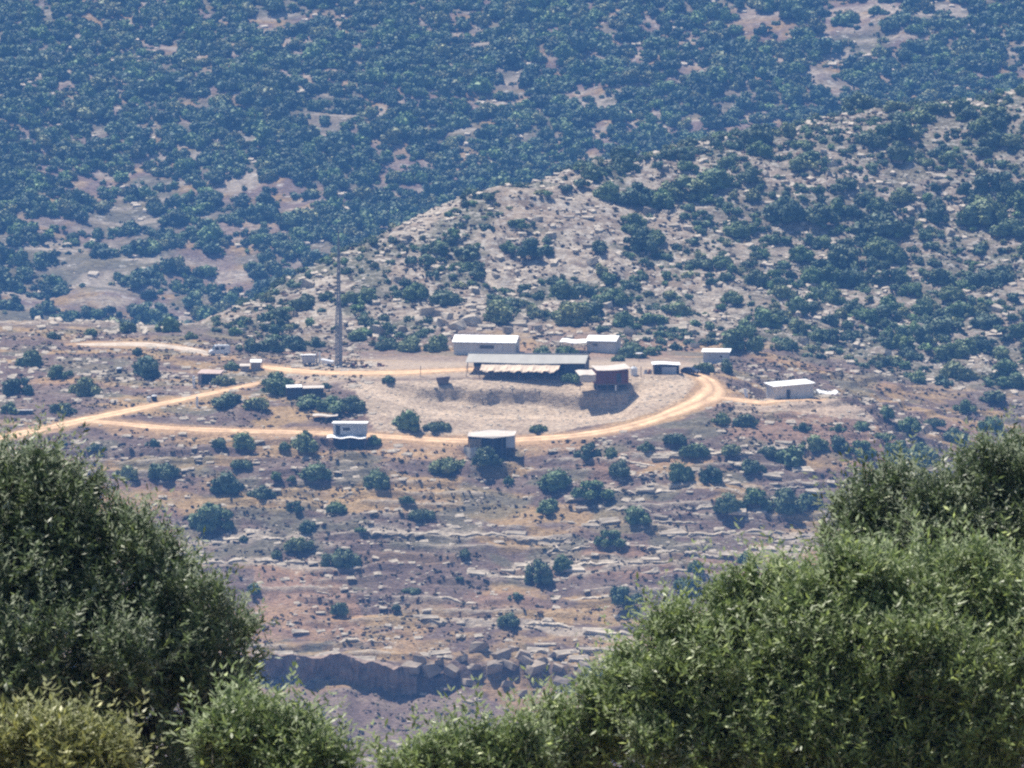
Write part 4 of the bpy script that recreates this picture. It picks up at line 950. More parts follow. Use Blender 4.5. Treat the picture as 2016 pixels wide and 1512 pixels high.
# open store by the road head
ro, m = site('open_store', 1312, 737, R(3), 'low brown store with white sheet roof left of the dark parked car', 'shed')
W = 2.75
box('back_wall', (-W, W, 3.0, 3.15, -.5, 2.2), 'stone_wall', ro); box('side_wall', (-W, -W + .15, 0, 3.0, -.5, 2.1), 'stone_wall', ro); box('side_wall', (W - .15, W, 0, 3.0, -.5, 2.1), 'dark_wood', ro)
box('front_panel', (-W * .35, W * .8, .02, .1, -.4, 1.6), 'grey_wall', ro); posts(ro, (-W, -W * .4, W), 0, -.5, 2.1)
sheet('roof', lambda u, v: ((u - .5) * 2 * (W + .35), -.5 + 4.1 * v, 2.2 + .25 * v + .1 * math.sin(u * 5)), 14, 4, 'white_roof', ro, .08)
# the long shed
rs, m = site('long_shed', 1035, 739, R(-8), 'long open shed with grey corrugated gable roof on the plateau', 'shed', None, 1484)
L2 = 116 * m; D = 9.0; EH = 2.9; RZ = 4.35
for a, b in ((-.5, D / 2), (D + .5, D / 2)):
    sheet('roof_slope', lambda u, v, a=a, b=b: ((u - .5) * 2 * (L2 + .4), a + (b - a) * v, EH - .2 + (RZ - EH + .2) * v + .08 * math.sin(u * 7 + 1) * (1 - v)), 60, 3, 'grey_roof', rs, .06)
box('ridge_cap', (-L2 - .4, L2 + .4, D / 2 - .25, D / 2 + .25, RZ + .03, RZ + .13), 'galvanised', rs)
pydata('gable_wall', [(L2, 0, EH - .1), (L2, D, EH - .1), (L2, D / 2, RZ - .1), (L2 - .1, 0, EH - .1), (L2 - .1, D, EH - .1), (L2 - .1, D / 2, RZ - .1)], [(0, 1, 2), (5, 4, 3), (0, 3, 4, 1), (1, 4, 5, 2), (2, 5, 3, 0)], 'dark_metal', rs)
pydata('gable_wall', [(-L2 + .1, 0, EH - .1), (-L2 + .1, D, EH - .1), (-L2 + .1, D / 2, RZ - .1), (-L2, 0, EH - .1), (-L2, D, EH - .1), (-L2, D / 2, RZ - .1)], [(0, 1, 2), (5, 4, 3), (0, 3, 4, 1), (1, 4, 5, 2), (2, 5, 3, 0)], 'dark_metal', rs)
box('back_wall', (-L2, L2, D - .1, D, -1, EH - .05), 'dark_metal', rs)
box('end_wall', (L2 - .12, L2, 0.2, D - .1, -1.4, EH - .12), 'shade_blue', rs)
box('shade_panel', (L2 - 4.4, L2 - .3, .3, .4, -1.2, EH - .25), 'shade_blue', rs)  # end wall and panel carry the shed's interior shade as a dark colour
posts(rs, [-L2 + k * (2 * L2 / 7) for k in range(8)], .1, -1.6, EH - .1, 'dark_metal', .08)
aw, m2 = site('tarpaulin_awning', 1035, 739, R(-8), 'cream tarpaulin awning sagging along the front of the long shed', 'awning', None, 1484)
X0, X1 = -9.6, 7.6
def awf(u, v):
    x = X0 + (X1 - X0) * u; bay = (u * 6) % 1.0
    sag = math.sin(math.pi * bay)
    endt = 1 - min(1, max(0, (u - .93) / .07)) ** 2 * .35
    return (x, -.35 - 3.6 * v * endt, 2.45 - 1.15 * v * endt - .30 * sag * math.sin(math.pi * min(1, v * .95)) + .12 * math.sin(x * 3.1 + v * 5) * v - (.22 * sag if v > .99 else 0) + .06 * math.sin(x * 7.3) * v)
sheet('cloth', awf, 96, 14, 'tarp', aw, .05)
for k in range(7):
    x = X0 + (X1 - X0) * k / 6; box('pole', (x - .05, x + .05, -3.8, -3.7, -3.2, 1.25), 'dark_wood', aw)
# red store on posts at the edge of the cut bank
rr, m = site('red_store', 1206, 772, R(12), 'rusty red metal store on posts at the edge of the cut bank', 'store', None, 1465)
W = 3.55; Z0, Z1 = 1.8, 4.75
box('wall', (-W, W, 0, 4.6, Z0, Z1), 'rust_red', rr)
for k in range(15): box('wall_rib', (-W + .2 + k * .48, -W + .32 + k * .48, -.05, .004, Z0 + .05, Z1 - .05), 'rust_red', rr)
box('door', (.9, 1.9, -.08, .0, Z0 + .2, Z0 + 2.2), 'dark_metal', rr)
box('floor_beam', (-W, W, -.05, .2, Z0 - .25, Z0 - .01), 'dark_wood', rr)
posts(rr, (-W + .1, -W / 3, W / 3, W - .1), .1, -1.5, Z0, 'dark_wood', .09); box('undercroft_shade', (-W, W, 2.6, 2.8, -1.5, Z0 - .02), 'shade_blue', rr)  # dark backing paints the shade below the store floor
box('hanging_cloth', (.55, .85, -.05, .0, Z0 - 1.5, Z0 - .3), 'white_paint', rr)
sheet('roof', lambda u, v: (-W - .1 + (2 * W + .5) * u, -.6 + 6.0 * v, Z1 + .1 + .55 * v + .35 * u - .2 * math.sin(math.pi * u)), 16, 5, 'pale_sheet', rr, .1)
sheet('side_canopy', lambda u, v: (-W - 3.9 + 3.7 * u, -.5 + 4.5 * v, Z1 - 1.0 + .75 * v + .25 * u + .1 * math.sin(u * 6)), 12, 6, 'pale_sheet', rr, .07)
posts(rr, (-W - 3.7,), -.2, .5, Z1 - 1.0); box('front_sheet', (-W - 3.8, -W - .3, -.55, -.5, Z1 - 2.3, Z1 - 1.05), 'pale_sheet', rr)
# hut on the lower road, white awning under it
rj, m = site('grey_hut', 688, 884, R(-4), 'grey box hut with white roof edge beside the lower road, dark underneath', 'hut', None, 1430)
W = 3.5; F0 = 3.0
box('wall', (-W, W, 0, 4.0, F0, F0 + 2.4), 'grey_wall', rj)
box('roof', (-W - .3, W + .3, -.35, 4.3, F0 + 2.41, F0 + 2.55), 'white_roof', rj)
box('door', (-2.9, -2.0, -.06, .004, F0 + .1, F0 + 2.0), 'dark_metal', rj)
f = box('window', (-1.5, .3, -.06, .004, F0 + .8, F0 + 1.7), 'white_paint', rj); box('pane', (-1.4, .2, -.08, -.05, F0 + .9, F0 + 1.6), 'glass', f)
sheet('awning', lambda u, v: (-W - 1.2 + (2 * W + 1.4) * u, .1 - 2.4 * v, F0 - .1 - .35 * v + .14 * math.sin(u * 13)), 20, 4, 'white_roof', rj, .06)
posts(rj, (-W - 1.0, 0, W), -2.2, -1.2, F0 - .6); box('undercroft_shade', (-W, W, 1.2, 1.35, -1, F0 - .02), 'shade_blue', rj); posts(rj, (-W, 0, W - .1), .1, -1, F0)  # shade beneath the hut is painted on a dark backing
sw, m = site('sheet_roof_shelter', 640, 830, R(0), 'thin white sheet roof lying in the bushes left of the grey box hut', 'shelter', None, 1440)
sheet('roof', lambda u, v: ((u - .5) * 5.4, 2.4 * v, 1.2 + .22 * v + .1 * math.sin(u * 7)), 12, 3, 'pale_sheet', sw, .06); posts(sw, (-2.5, 0, 2.5), .2, -.8, 1.2); posts(sw, (-2.5, 2.5), 2.2, -.8, 1.35)
# open-fronted hut on the lower road
rk, m = site('open_hut', 965, 906, R(-3), 'open-fronted hut with pale flat roof and dark interior on the lower road', 'hut', None, 1430)
W = 5.1; F0 = 2.6
pydata('roof', [(-W + .3, -.6, F0 + 2.55), (.6, -1.0, F0 + 2.2), (W + .1, -.6, F0 + 2.75), (W + .3, 4.6, F0 + 3.2), (0, 5.0, F0 + 3.5), (-W + .3, 4.4, F0 + 2.9)] + [(-W + .3, -.6, F0 + 2.43), (.6, -1.0, F0 + 2.08), (W + .1, -.6, F0 + 2.63), (W + .3, 4.6, F0 + 3.08), (0, 5.0, F0 + 3.38), (-W + .3, 4.4, F0 + 2.78)],
       [(0, 1, 2, 3, 4, 5), (11, 10, 9, 8, 7, 6)] + [(i + 6, (i + 1) % 6 + 6, (i + 1) % 6, i) for i in range(6)], 'pale_sheet', rk)
box('back_wall', (-W + .3, W, 4.1, 4.25, -.6, F0 + 2.7), 'dark_wood', rk); box('end_wall', (W - 1.7, W, -.3, 4.1, F0 + .1, F0 + 2.6), 'grey_wall', rk); box('end_wall', (-W + .4, -W + .55, 0, 4.1, -.6, F0 + 2.45), 'dark_wood', rk)
box('interior_shade', (-W + .55, W - 1.8, 1.6, 1.72, -.6, F0 + 2.2), 'shade_blue', rk); posts(rk, (-1.8, .6, 2.6), -.35, -1.0, F0 + 2.1); posts(rk, (W - .1, W - 1.6), -.2, -1.0, F0 + .1)  # dark sheet across the hut paints its interior shade
sheet('curtain', lambda u, v: (-W + .6 + 2.6 * u, -.5 + .12 * math.sin(u * 20), F0 + 2.0 - 1.9 * v), 16, 5, 'tarp', rk, .05)
sheet('hanging_sheet', lambda u, v: (-W - .4 + 2.8 * u, -1.0 - .8 * v + .2 * math.sin(u * 9), F0 + .1 - 2.2 * v * (.4 + .6 * math.sin(math.pi * u)) + .5 * abs(u - .5)), 14, 8, 'pale_sheet', rk, .06)
# two-roofed shelter in the fork
rl, m = site('low_shelter', 602, 782, R(4), 'dark low shelter with two white roof sheets sunk among bushes', 'shelter', None, 1455)
sheet('roof', lambda u, v: (-4.2 + 3.4 * u, -.3 + 3.0 * v, 2.15 + .3 * v + .1 * u), 8, 3, 'white_roof', rl, .08); sheet('roof', lambda u, v: (-.6 + 4.6 * u, -.2 + 3.0 * v, 1.95 + .3 * v + .1 * u), 8, 3, 'pale_sheet', rl, .08)
box('back_wall', (-4.1, 3.9, 2.6, 2.7, -1, 2.2), 'dark_wood', rl); box('front_panel', (-4.1, -.9, .02, .1, -1, 2.05), 'shade_blue', rl); posts(rl, (-4.1, -.8, 1.6, 3.8), -.1, -1, 1.95)  # front panel coloured dark as the shade below the roof sheets
# stone ruin
rm, m = site('stone_hut', 409, 757, R(-10), 'old stone hut with pinkish flat roof and dark opening by the road fork', 'hut', None, 1460)
box('wall', (-2.2, 2.4, .9, 4.0, -1, 2.4), 'stone_wall', rm); box('wall', (-2.2, -1.4, 0, .88, -1, 2.4), 'stone_wall', rm); box('wall', (1.8, 2.4, 0, .88, -1, 2.4), 'stone_wall', rm)
box('opening_shade', (-1.38, 1.78, .75, .86, -.8, 2.2), 'shade_blue', rm)  # dark sheet set in the opening, its shade given as colour
sheet('roof', lambda u, v: ((u - .45) * 5.2, -.3 + 4.6 * v, 2.45 + .5 * v), 10, 4, 'pink_roof', rm, .15); box('gate_post', (-3.4, -2.9, -.4, .1, -1, 1.9), 'white_paint', rm); box('block', (.6, 1.9, -1.6, -.8, -.8, .5), 'cream_wall', rm)
# coop with white sheets at the head of the yard road
rc, m = site('white_sheet_coop', 500, 730, R(0), 'small coop roofed with white sheets at the left end of the yard road', 'coop', None, 1470)
sheet('roof', lambda u, v: (-.9 + 2.6 * u, 2.0 * v, 1.9 + .5 * v), 6, 3, 'white_roof', rc, .07); sheet('roof', lambda u, v: (-3.2 + 2.4 * u, -.4 + 2 * v, 1.1 + .35 * v), 6, 3, 'pale_sheet', rc, .07)
box('wall', (-.7, 1.5, .2, 1.9, -.6, 1.9), 'stone_wall', rc); box('wall', (-3.0, -1.0, 0, 1.5, -.6, 1.05), 'stone_wall', rc); box('post', (1.7, 1.85, -.2, -.05, -.6, 2.3), 'dark_wood', rc)

# ------------------------------------------------------------------ mast
mr, m = site('lattice_mast', 667, 722, R(20), 'tall grey lattice mast rising beside the yard road', 'mast', None, 1480)
Hm = 272 * m
def mast_w(z): return (.46 if z < Hm * .45 else .46 * (1 - (z / Hm - .45) / .55) ** .8 * .5) + .07
for (sx, sy) in ((-1, -1), (1, -1), (1, 1), (-1, 1)):
    tube('leg', [(sx * mast_w(z), sy * mast_w(z), z - .4) for z in np.linspace(0, Hm, 14)], [.13 - .045 * t for t in np.linspace(0, 1, 14)], 'galvanised', mr, 5)
zz = 0.0; cor = ((-1, -1), (1, -1), (1, 1), (-1, 1))
br = []
while zz < Hm - 1:
    st = .9 + .6 * (zz / Hm); w0, w1 = mast_w(zz), mast_w(min(zz + st, Hm))
    for i in range(4):
        a, b = cor[i], cor[(i + 1) % 4]
        br.append(((a[0] * w0, a[1] * w0, zz - .4), (b[0] * w1, b[1] * w1, zz + st - .4)))
        br.append(((a[0] * w1, a[1] * w1, zz + st - .4), (b[0] * w1, b[1] * w1, zz + st - .4)))
    zz += st
V, F = [], []
for p0, p1 in br:
    p0, p1 = Vector(p0), Vector(p1); d = (p1 - p0).normalized(); a = d.orthogonal().normalized() * .04; b = d.cross(a); k = len(V)
    V += [p0 + a, p0 + b, p0 - a - b, p1 + a, p1 + b, p1 - a - b]; F += [(k, k + 1, k + 4, k + 3), (k + 1, k + 2, k + 5, k + 4), (k + 2, k, k + 3, k + 5)]
pydata('bracing', V, F, 'galvanised', mr)
box('base_block', (-.9, .9, -.9, .9, -1.2, .05), 'cream_wall', mr); box('cable_duct', (-.2, .35, -.62, -.42, .2, 13.5), 'galvanised', mr)
tube('top_rod', [(0, 0, Hm * .8), (0, 0, Hm + 3.2)], .06, 'galvanised', mr, 5)

# ------------------------------------------------------------------ vehicles and yard things
def wheel(root, x, y, r=.34, w_=.22):
    V, F = [], []; n_ = 14
    for s in (0, 1):
        for k in range(n_): V.append((x + r * math.cos(6.2832 * k / n_), y + (s - .5) * w_, r + r * math.sin(6.2832 * k / n_)))
    F = [(k, (k + 1) % n_, (k + 1) % n_ + n_, k + n_) for k in range(n_)] + [tuple(range(n_ - 1, -1, -1)), tuple(range(n_, 2 * n_))]
    t = pydata('wheel', V, F, 'tyre', root)
    V2 = [(x + .6 * r * math.cos(6.2832 * k / n_), y + (-w_ / 2 - .012), r + .6 * r * math.sin(6.2832 * k / n_)) for k in range(n_)] + [(x + .6 * r * math.cos(6.2832 * k / n_), y + (w_ / 2 + .012), r + .6 * r * math.sin(6.2832 * k / n_)) for k in range(n_)]
    pydata('rim', V2, F, 'galvanised', t)
vn, m = site('parked_van', 432, 700, R(14), 'white high-roofed van parked at the end of the pale track', 'van', None, 1480)
extrude_profile('body', [(-2.35, .35), (2.2, .35), (2.25, 1.2), (2.2, 2.35), (-1.0, 2.4), (-1.55, 1.35), (-2.3, 1.12)], -.9, .9, 'car_white', vn, .08)
box('side_window', (-1.15, -.3, -.92, -.88, 1.3, 1.95), 'glass', vn); box('side_window', (.1, 1.0, -.92, -.88, 1.45, 1.95), 'glass', vn)
pydata('windscreen', [(-1.60, -.75, 1.40), (-1.60, .75, 1.40), (-1.10, .75, 2.28), (-1.10, -.75, 2.28), (-1.50, -.75, 1.36), (-1.50, .75, 1.36), (-1.0, .75, 2.24), (-1.0, -.75, 2.24)], BOXF, 'glass', vn)
box('bumper', (-2.45, -2.3, -.85, .85, .35, .6), 'black_plastic', vn); box('rear_door', (2.22, 2.28, -.8, .8, .5, 2.2), 'dark_metal', vn)
for y in (-.8, .8): box('headlight', (-2.40, -2.30, y - .16, y + .16, .75, .95), 'white_paint', vn)
for x in (-1.5, 1.4):
    for y in (-.82, .82): wheel(vn, x, y)
ca, m = site('parked_car', 1359, 736, R(-38), 'dark car parked at the head of the dirt road bend', 'car', None, 1470)
extrude_profile('body', [(-2.1, .3), (2.1, .3), (2.15, .8), (1.2, .95), (.65, 1.42), (-1.1, 1.45), (-1.9, .98), (-2.15, .85)], -.85, .85, 'car_dark', ca, .06)
box('side_window', (-1.2, .5, -.87, -.83, .98, 1.32), 'glass', ca); box('side_window', (-1.2, .5, .83, .87, .98, 1.32), 'glass', ca)
pydata('windscreen', [(1.24, -.7, .98), (1.24, .7, .98), (.72, .7, 1.40), (.72, -.7, 1.40), (1.16, -.7, .92), (1.16, .7, .92), (.64, .7, 1.34), (.64, -.7, 1.34)], BOXF, 'glass', ca)
for y in (-.6, .6): box('headlight', (2.12, 2.19, y - .16, y + .16, .6, .76), 'white_paint', ca)
for x in (-1.35, 1.35):
    for y in (-.76, .76): wheel(ca, x, y, .31, .2)
tr, m = site('box_trailer', 608, 719, R(6), 'grey-white box trailer parked left of the lattice mast', 'trailer', None, 1480)
pydata('body', [(-1.3, -.9, .55), (1.3, -.9, .55), (1.3, .9, .55), (-1.3, .9, .55), (-1.75, -.95, 2.0), (1.5, -.95, 2.2), (1.5, .95, 2.3), (-1.75, .95, 2.1)], BOXF, 'grey_wall', tr)
box('frame', (-1.9, 2.3, -.1, .1, .45, .56), 'dark_metal', tr); box('roof', (-1.8, 1.55, -1.0, 1.0, 2.29, 2.36), 'white_roof', tr)
for y in (-.95, .95): wheel(tr, .2, y, .32, .2)
box('stack', (1.6, 1.9, -.2, .3, .5, 3.0), 'pale_sheet', tr); box('stack', (2.2, 2.6, -.2, .3, .5, 2.8), 'white_paint', tr)
t2, m = site('small_trailer', 645, 721, R(-18), 'small white tipped trailer touching the foot of the mast', 'trailer', None, 1480)
pydata('body', [(-.9, -.7, .6), (1.2, -.7, .5), (1.2, .7, .5), (-.9, .7, .6), (-1.5, -.8, 1.55), (1.4, -.8, 1.1), (1.4, .8, 1.2), (-1.5, .8, 1.65)], BOXF, 'car_white', t2)
for y in (-.78, .78): wheel(t2, .4, y, .32, .18)
box('drawbar', (1.2, 2.2, -.06, .06, .42, .52), 'dark_metal', t2)
def lathe(name, prof, mat, root, seg=16):
    V, F = [], []
    for (r_, z) in prof:
        for k in range(seg): V.append((r_ * math.cos(6.2832 * k / seg), r_ * math.sin(6.2832 * k / seg), z))
    for j in range(len(prof) - 1):
        for k in range(seg): F.append((j * seg + k, j * seg + (k + 1) % seg, (j + 1) * seg + (k + 1) % seg, (j + 1) * seg + k))
    F.append(tuple(range(seg - 1, -1, -1))); F.append(tuple(range((len(prof) - 1) * seg, len(prof) * seg)))
    return pydata(name, V, F, mat, root)
for (px, py, lb, sc_) in ((235, 735, 'black water barrel with white lid alone on the left slope', 1.0), (304, 789, 'black drum with pale top just above the left dirt road', .95)):
    b_, m = site('water_barrel', px, py, 0, lb, 'barrel', 'barrels on the left slope')
    lathe('drum', [(.5 * sc_, -.3), (.62 * sc_, 0), (.62 * sc_, .95 * sc_), (.55 * sc_, 1.0 * sc_)], 'black_plastic', b_)
    lathe('lid', [(.6 * sc_, 1.0 * sc_), (.66 * sc_, 1.05 * sc_), (.5 * sc_, 1.3 * sc_), (.1 * sc_, 1.36 * sc_)], 'white_paint', b_)
b_, m = site('drum', 293, 790, 0, 'small pale drum beside the black drum above the road', 'barrel'); lathe('body', [(.4, -.3), (.45, .0), (.45, .9), (.3, 1.0)], 'white_paint', b_)
g_, m = site('feed_trough', 49, 816, R(4), 'long grey concrete trough near the left edge above the road', 'trough')
box('basin', (-1.7, 1.7, 0, .9, -.4, .75), 'dark_metal', g_); box('rim', (-1.8, 1.8, -.08, .98, .76, .95), 'cream_wall', g_)
wt, m = site('water_tank', 1248, 738, 0, 'white plastic water tank right beside the rusty red store', 'tank'); lathe('tank', [(.7, -.2), (.75, .1), (.75, 1.4), (.5, 1.75), (.15, 1.85)], 'white_paint', wt); lathe('cap', [(.2, 1.86), (.2, 1.98), (.05, 2.0)], 'black_plastic', wt)
wt, m = site('satellite_dish', 1258, 712, 0, 'pale satellite dish on a post behind the rusty red store', 'dish', None, 1495); box('post', (-.05, .05, -.05, .05, -.5, 1.6), 'galvanised', wt)
lathe('dish', [(.1, 1.6), (.5, 1.66), (.85, 1.85), (.9, 1.95)], 'white_paint', wt)
for i, (px, py) in enumerate(((382, 762), (388, 800))):
    gp, m = site('gate_post', px, py, 0, ('white gate post in front of the old stone hut', 'white gate post on the lower side of the left dirt road')[i], 'post', 'white gate posts'); box('shaft', (-.22, .22, -.22, .22, -.5, 2.0 if i else 1.7), 'white_paint', gp); box('cap', (-.28, .28, -.28, .28, (2.0 if i else 1.7) + .003, (2.0 if i else 1.7) + .12), 'cream_wall', gp)
sk, m = site('rusty_skip', 872, 756, R(5), 'rusty dark skip standing at the left end of the cut bank', 'skip', None, 1470)
pydata('bin', [(-1.1, -.7, 0), (1.1, -.7, 0), (1.1, .7, 0), (-1.1, .7, 0), (-1.5, -.8, 1.4), (1.5, -.8, 1.7), (1.5, .8, 1.7), (-1.5, .8, 1.4)], BOXF, 'dark_wood', sk); box('rim', (-1.55, 1.55, -.86, -.8, 1.3, 1.42), 'rust_red', sk)
for i, (px, py, s_, a) in enumerate(((1612, 775, 1.6, .2), (1628, 778, 2.1, .5), (1640, 776, 1.5, -.3))):
    d_, m = site('scrap_sheet', px, py, a, ('flat white scrap sheet nearest the pale prefab cabin', 'crumpled white scrap sheet in the middle of three by the prefab', 'white scrap sheet farthest right of the prefab cabin')[i], 'sheet', 'scrap sheets by the prefab cabin', 1470)
    sheet('panel', lambda u, v, s_=s_: ((u - .5) * s_ * 1.4, v * s_, .15 + .5 * v + .25 * math.sin(u * 7 + v * 4)), 8, 6, 'white_paint', d_, .04)
mk, m = site('marker_board', 1470, 782, R(10), 'leaning white board left of the pale prefab cabin', 'board', None, 1460)
pydata('board', [(-.35, 0, -.2), (.35, 0, -.2), (.35, .1, -.2), (-.35, .1, -.2), (-.6, .4, 1.7), (.1, .4, 1.9), (.1, .5, 1.9), (-.6, .5, 1.7)], BOXF, 'white_paint', mk); box('strut', (-.2, -.1, .45, .9, -.3, 1.2), 'dark_wood', mk)

for i, (px, py, w_, h_, mt, lb) in enumerate(((700, 722, 1.9, 1.0, 'pale_sheet', 'heap of pale scrap just right of the mast foot'), (722, 723, 1.5, .8, 'dark_metal', 'heap of dark scrap right of the pale scrap by the mast'), (745, 722, 2.3, .9, 'pale_sheet', 'long heap of pale rubble farther right of the mast'), (1275, 736, 1.2, 1.1, 'grey_wall', 'heap of grey boxes between red store and low brown store'), (1150, 694, 2.0, .5, 'pale_sheet', 'low pale heap in front of the short white cabin'))):
    h0_, m = site('scrap_heap', px, py, random.uniform(-.4, .4), lb, 'scrap', 'scrap heaps in the yard', 1470)
    for k in range(6):
        a_ = random.uniform(-.8, .8) * w_; sx_ = random.uniform(.2, .5) * w_; box('scrap_piece', (-sx_ / 2, sx_ / 2, -.3, .3, 0, random.uniform(.3, 1) * h_), mt if k % 3 else 'rust_red', h0_, (a_, random.uniform(-.3, .3), -.1), (random.uniform(-.3, .3), random.uniform(-.3, .3), random.uniform(-1, 1)))
for i, (px, py) in enumerate(((918, 741), (943, 742), (828, 741), (1262, 742), (1440, 768), (1478, 770))):
    fp, m = site('fence_post', px, py, 0, ('thin post at the left corner of the long shed', 'thin post left of the cream awning', 'lone thin post at the left of the cut bank', 'thin post on the bank right of the red store', 'thin post right of the road bend', 'thin post left of the leaning white board')[i], 'post', 'thin posts in the yard', 1465); box('shaft', (-.06, .06, -.06, .06, -.5, 2.3), 'dark_wood', fp); box('cap', (-.08, .08, -.08, .08, 2.303, 2.36), 'galvanised', fp)
# ------------------------------------------------------------------ olive trees on the camera's slope
def olive(name, lumps, dist, mat, label, nshoot, base_px, leaf=.078, twigs=30):
    r = np.random.default_rng(hash(name + label) % 1000 if False else len(label) * 13 + nshoot)
    cs = []
    for (px, py, rp, dd) in lumps:
        p = P(px, py, dist + dd); cs.append((p, rp * (dist + dd) / FPX))
    NL = len(cs)
    for k in range(NL * 7):                       # smaller sprays break the outline of each mass
        p, rad = cs[r.integers(NL)]; d = r.normal(size=3); d[1] = -abs(d[1]) if r.random() < .6 else d[1]; d[2] = abs(d[2]) if r.random() < .6 else d[2]; d /= np.linalg.norm(d)
        cs.append((p + d * rad * r.uniform(.86, 1.06), rad * r.uniform(.14, .34)))
    P0 = np.array([c[0] for c in cs]); RR = np.array([c[1] for c in cs])
    area = RR ** 2; area[NL:] *= 1.5; cnt = np.maximum(8, (nshoot * area / area.sum()).astype(int))
    tr_ = P(base_px, 1512, dist + .4); gx, gy = tr_[0], tr_[1]; gz0 = float(near_h(np.array(gx), np.array(gy)))
    root = empty(name, (gx, gy, gz0), 0, label, 'olive tree', 'olive trees in the foreground'); O = np.array((gx, gy, gz0))
    S, Dv, dep = [], [], []
    for c, (p, rad) in enumerate(cs):
        m_ = int(cnt[c] * 1.9); d = r.normal(size=(m_, 3)); d /= np.linalg.norm(d, axis=1)[:, None]
        keep = (d[:, 1] < .35) | (r.random(m_) < .35); d = d[keep]
        pert = 1 + .22 * np.sin(3.7 * d[:, 0] + 2.9 * d[:, 2] + c * 1.7) * np.cos(4.3 * d[:, 2] - 2.1 * d[:, 1] + c) + .10 * np.sin(9 * d[:, 0] - 7 * d[:, 2] + c)
        rr_ = rad * pert * np.where(r.random(len(d)) < .62, r.uniform(.86, 1.08, len(d)), r.uniform(.45, .9, len(d)))
        x = p + d * rr_[:, None]
        ins = (np.linalg.norm(x[:, None] - P0[None], axis=2) < RR[None] * .62).any(1) & (rr_ > rad * .8)
        x = x[~ins]; d = d[~ins]
        S.append(x); Dv.append(d)
    S = np.concatenate(S); Dv = np.concatenate(Dv); m_ = len(S)
    sd = Dv * .5 + np.array((0, 0, .95)) + r.normal(size=(m_, 3)) * .42; sd /= np.linalg.norm(sd, axis=1)[:, None]
    droop = r.random(m_) < .2; sd[droop, 2] *= -.5
    Ls = np.where(r.random(m_) < .14, r.uniform(.36, .62, m_), r.uniform(.14, .32, m_)); nl = 16
    Vs = []
    a0 = np.cross(sd, r.normal(size=(m_, 3))); a0 /= np.linalg.norm(a0, axis=1)[:, None]; b0 = np.cross(sd, a0)
    for k in range(nl):
        f = (k // 2 + 1) / (nl / 2 + .5); an = (k % 2) * math.pi + (k // 2) * 1.57 + r.normal(size=m_) * .35
        side = a0 * np.cos(an)[:, None] + b0 * np.sin(an)[:, None]
        ld = sd * r.uniform(.45, 1.0, m_)[:, None] + side * r.uniform(.5, 1.0, m_)[:, None] + np.array((0, 0, -.12)); ld /= np.linalg.norm(ld, axis=1)[:, None]
        pt = S + sd * (Ls * f - .1)[:, None]
        wv = np.cross(ld, sd + r.normal(size=(m_, 3)) * .25); wv /= np.linalg.norm(wv, axis=1)[:, None] + 1e-9
        ll = (leaf * r.uniform(.65, 1.15, m_))[:, None]; ww = ll * .15
        Vs.append(np.stack([pt, pt + ld * ll * .5 + wv * ww, pt + ld * ll, pt + ld * ll * .5 - wv * ww], 1))
    V = np.concatenate(Vs).reshape(-1, 3) - O; F = np.arange(len(V)).reshape(-1, 4)
    o = link('crown', mesh_np('crown', V, F, mat), root)
    # dense inner foliage
    Vs = []
    for (p, rad) in cs[:NL]:
        m2_ = int(260 * (rad / .6) ** 2); d = r.normal(size=(m2_, 3)); d /= np.linalg.norm(d, axis=1)[:, None]
        x = p + d * (rad * r.uniform(.35, .84, m2_))[:, None]; t = r.normal(size=(m2_, 3)); t /= np.linalg.norm(t, axis=1)[:, None]; b = np.cross(t, r.normal(size=(m2_, 3))); b /= np.linalg.norm(b, axis=1)[:, None]
        s_ = r.uniform(.05, .09, m2_)[:, None]
        Vs.append(np.stack([x - t * s_, x + b * s_ * .45, x + t * s_, x - b * s_ * .45], 1))
    V = np.concatenate(Vs).reshape(-1, 3) - O
    link('inner_foliage', mesh_np('inner_foliage', V, np.arange(len(V)).reshape(-1, 4), mat), root)
    # trunk and limbs reach into each mass of the crown
    ctr = (P0 * RR[:, None]).sum(0) / RR.sum()
    fork = np.array((gx, gy, gz0 + max(.6, (ctr[2] - gz0) * .45)))
    tube('trunk', [Vector(p_) for p_ in ((0, 0, -.4), (.06, .05, (fork[2] - gz0) * .5), tuple(fork - O))], [.30, .24, .19], 'bark', root, 10)
    for (p, rad) in cs[:NL]:
        mid = (fork + p) / 2 + r.normal(size=3) * .12
        l_ = tube('limb', [Vector(fork - O), Vector(mid - O), Vector(p - O + np.array((0, 0, rad * .3)))], [.12, .07, .02], 'bark', root, 6)
    V, F = [], []
    idx = r.choice(m_, min(m_, twigs * 12), replace=False)
    for i in idx:
        a = Vector(S[i] - sd[i] * .35 - O); b = Vector(S[i] + sd[i] * Ls[i] * .8 - O); e = (b - a).orthogonal().normalized() * .004; g = (b - a).normalized().cross(e); k = len(V)
        V += [a + e, a + g, a - e - g, b]; F += [(k, k + 1, k + 3), (k + 1, k + 2, k + 3), (k + 2, k, k + 3)]
    pydata('twigs', V, F, 'bark', root); C.objects[-1]['kind'] = 'stuff'
    return root
olive('olive_tree', [(-80, 1130, 230, .3), (60, 1010, 110, 0), (140, 1060, 120, .1), (20, 960, 70, .2), (210, 1160, 150, 0), (320, 1130, 60, .2), (330, 1250, 130, -.2), (420, 1300, 85, 0), (120, 1300, 220, -.3), (300, 1420, 190, -.2), (420, 1440, 85, .1), (60, 1450, 180, -.2)], 58, 'olive_dark', 'large dark olive tree filling the left foreground corner', 7600, 120)
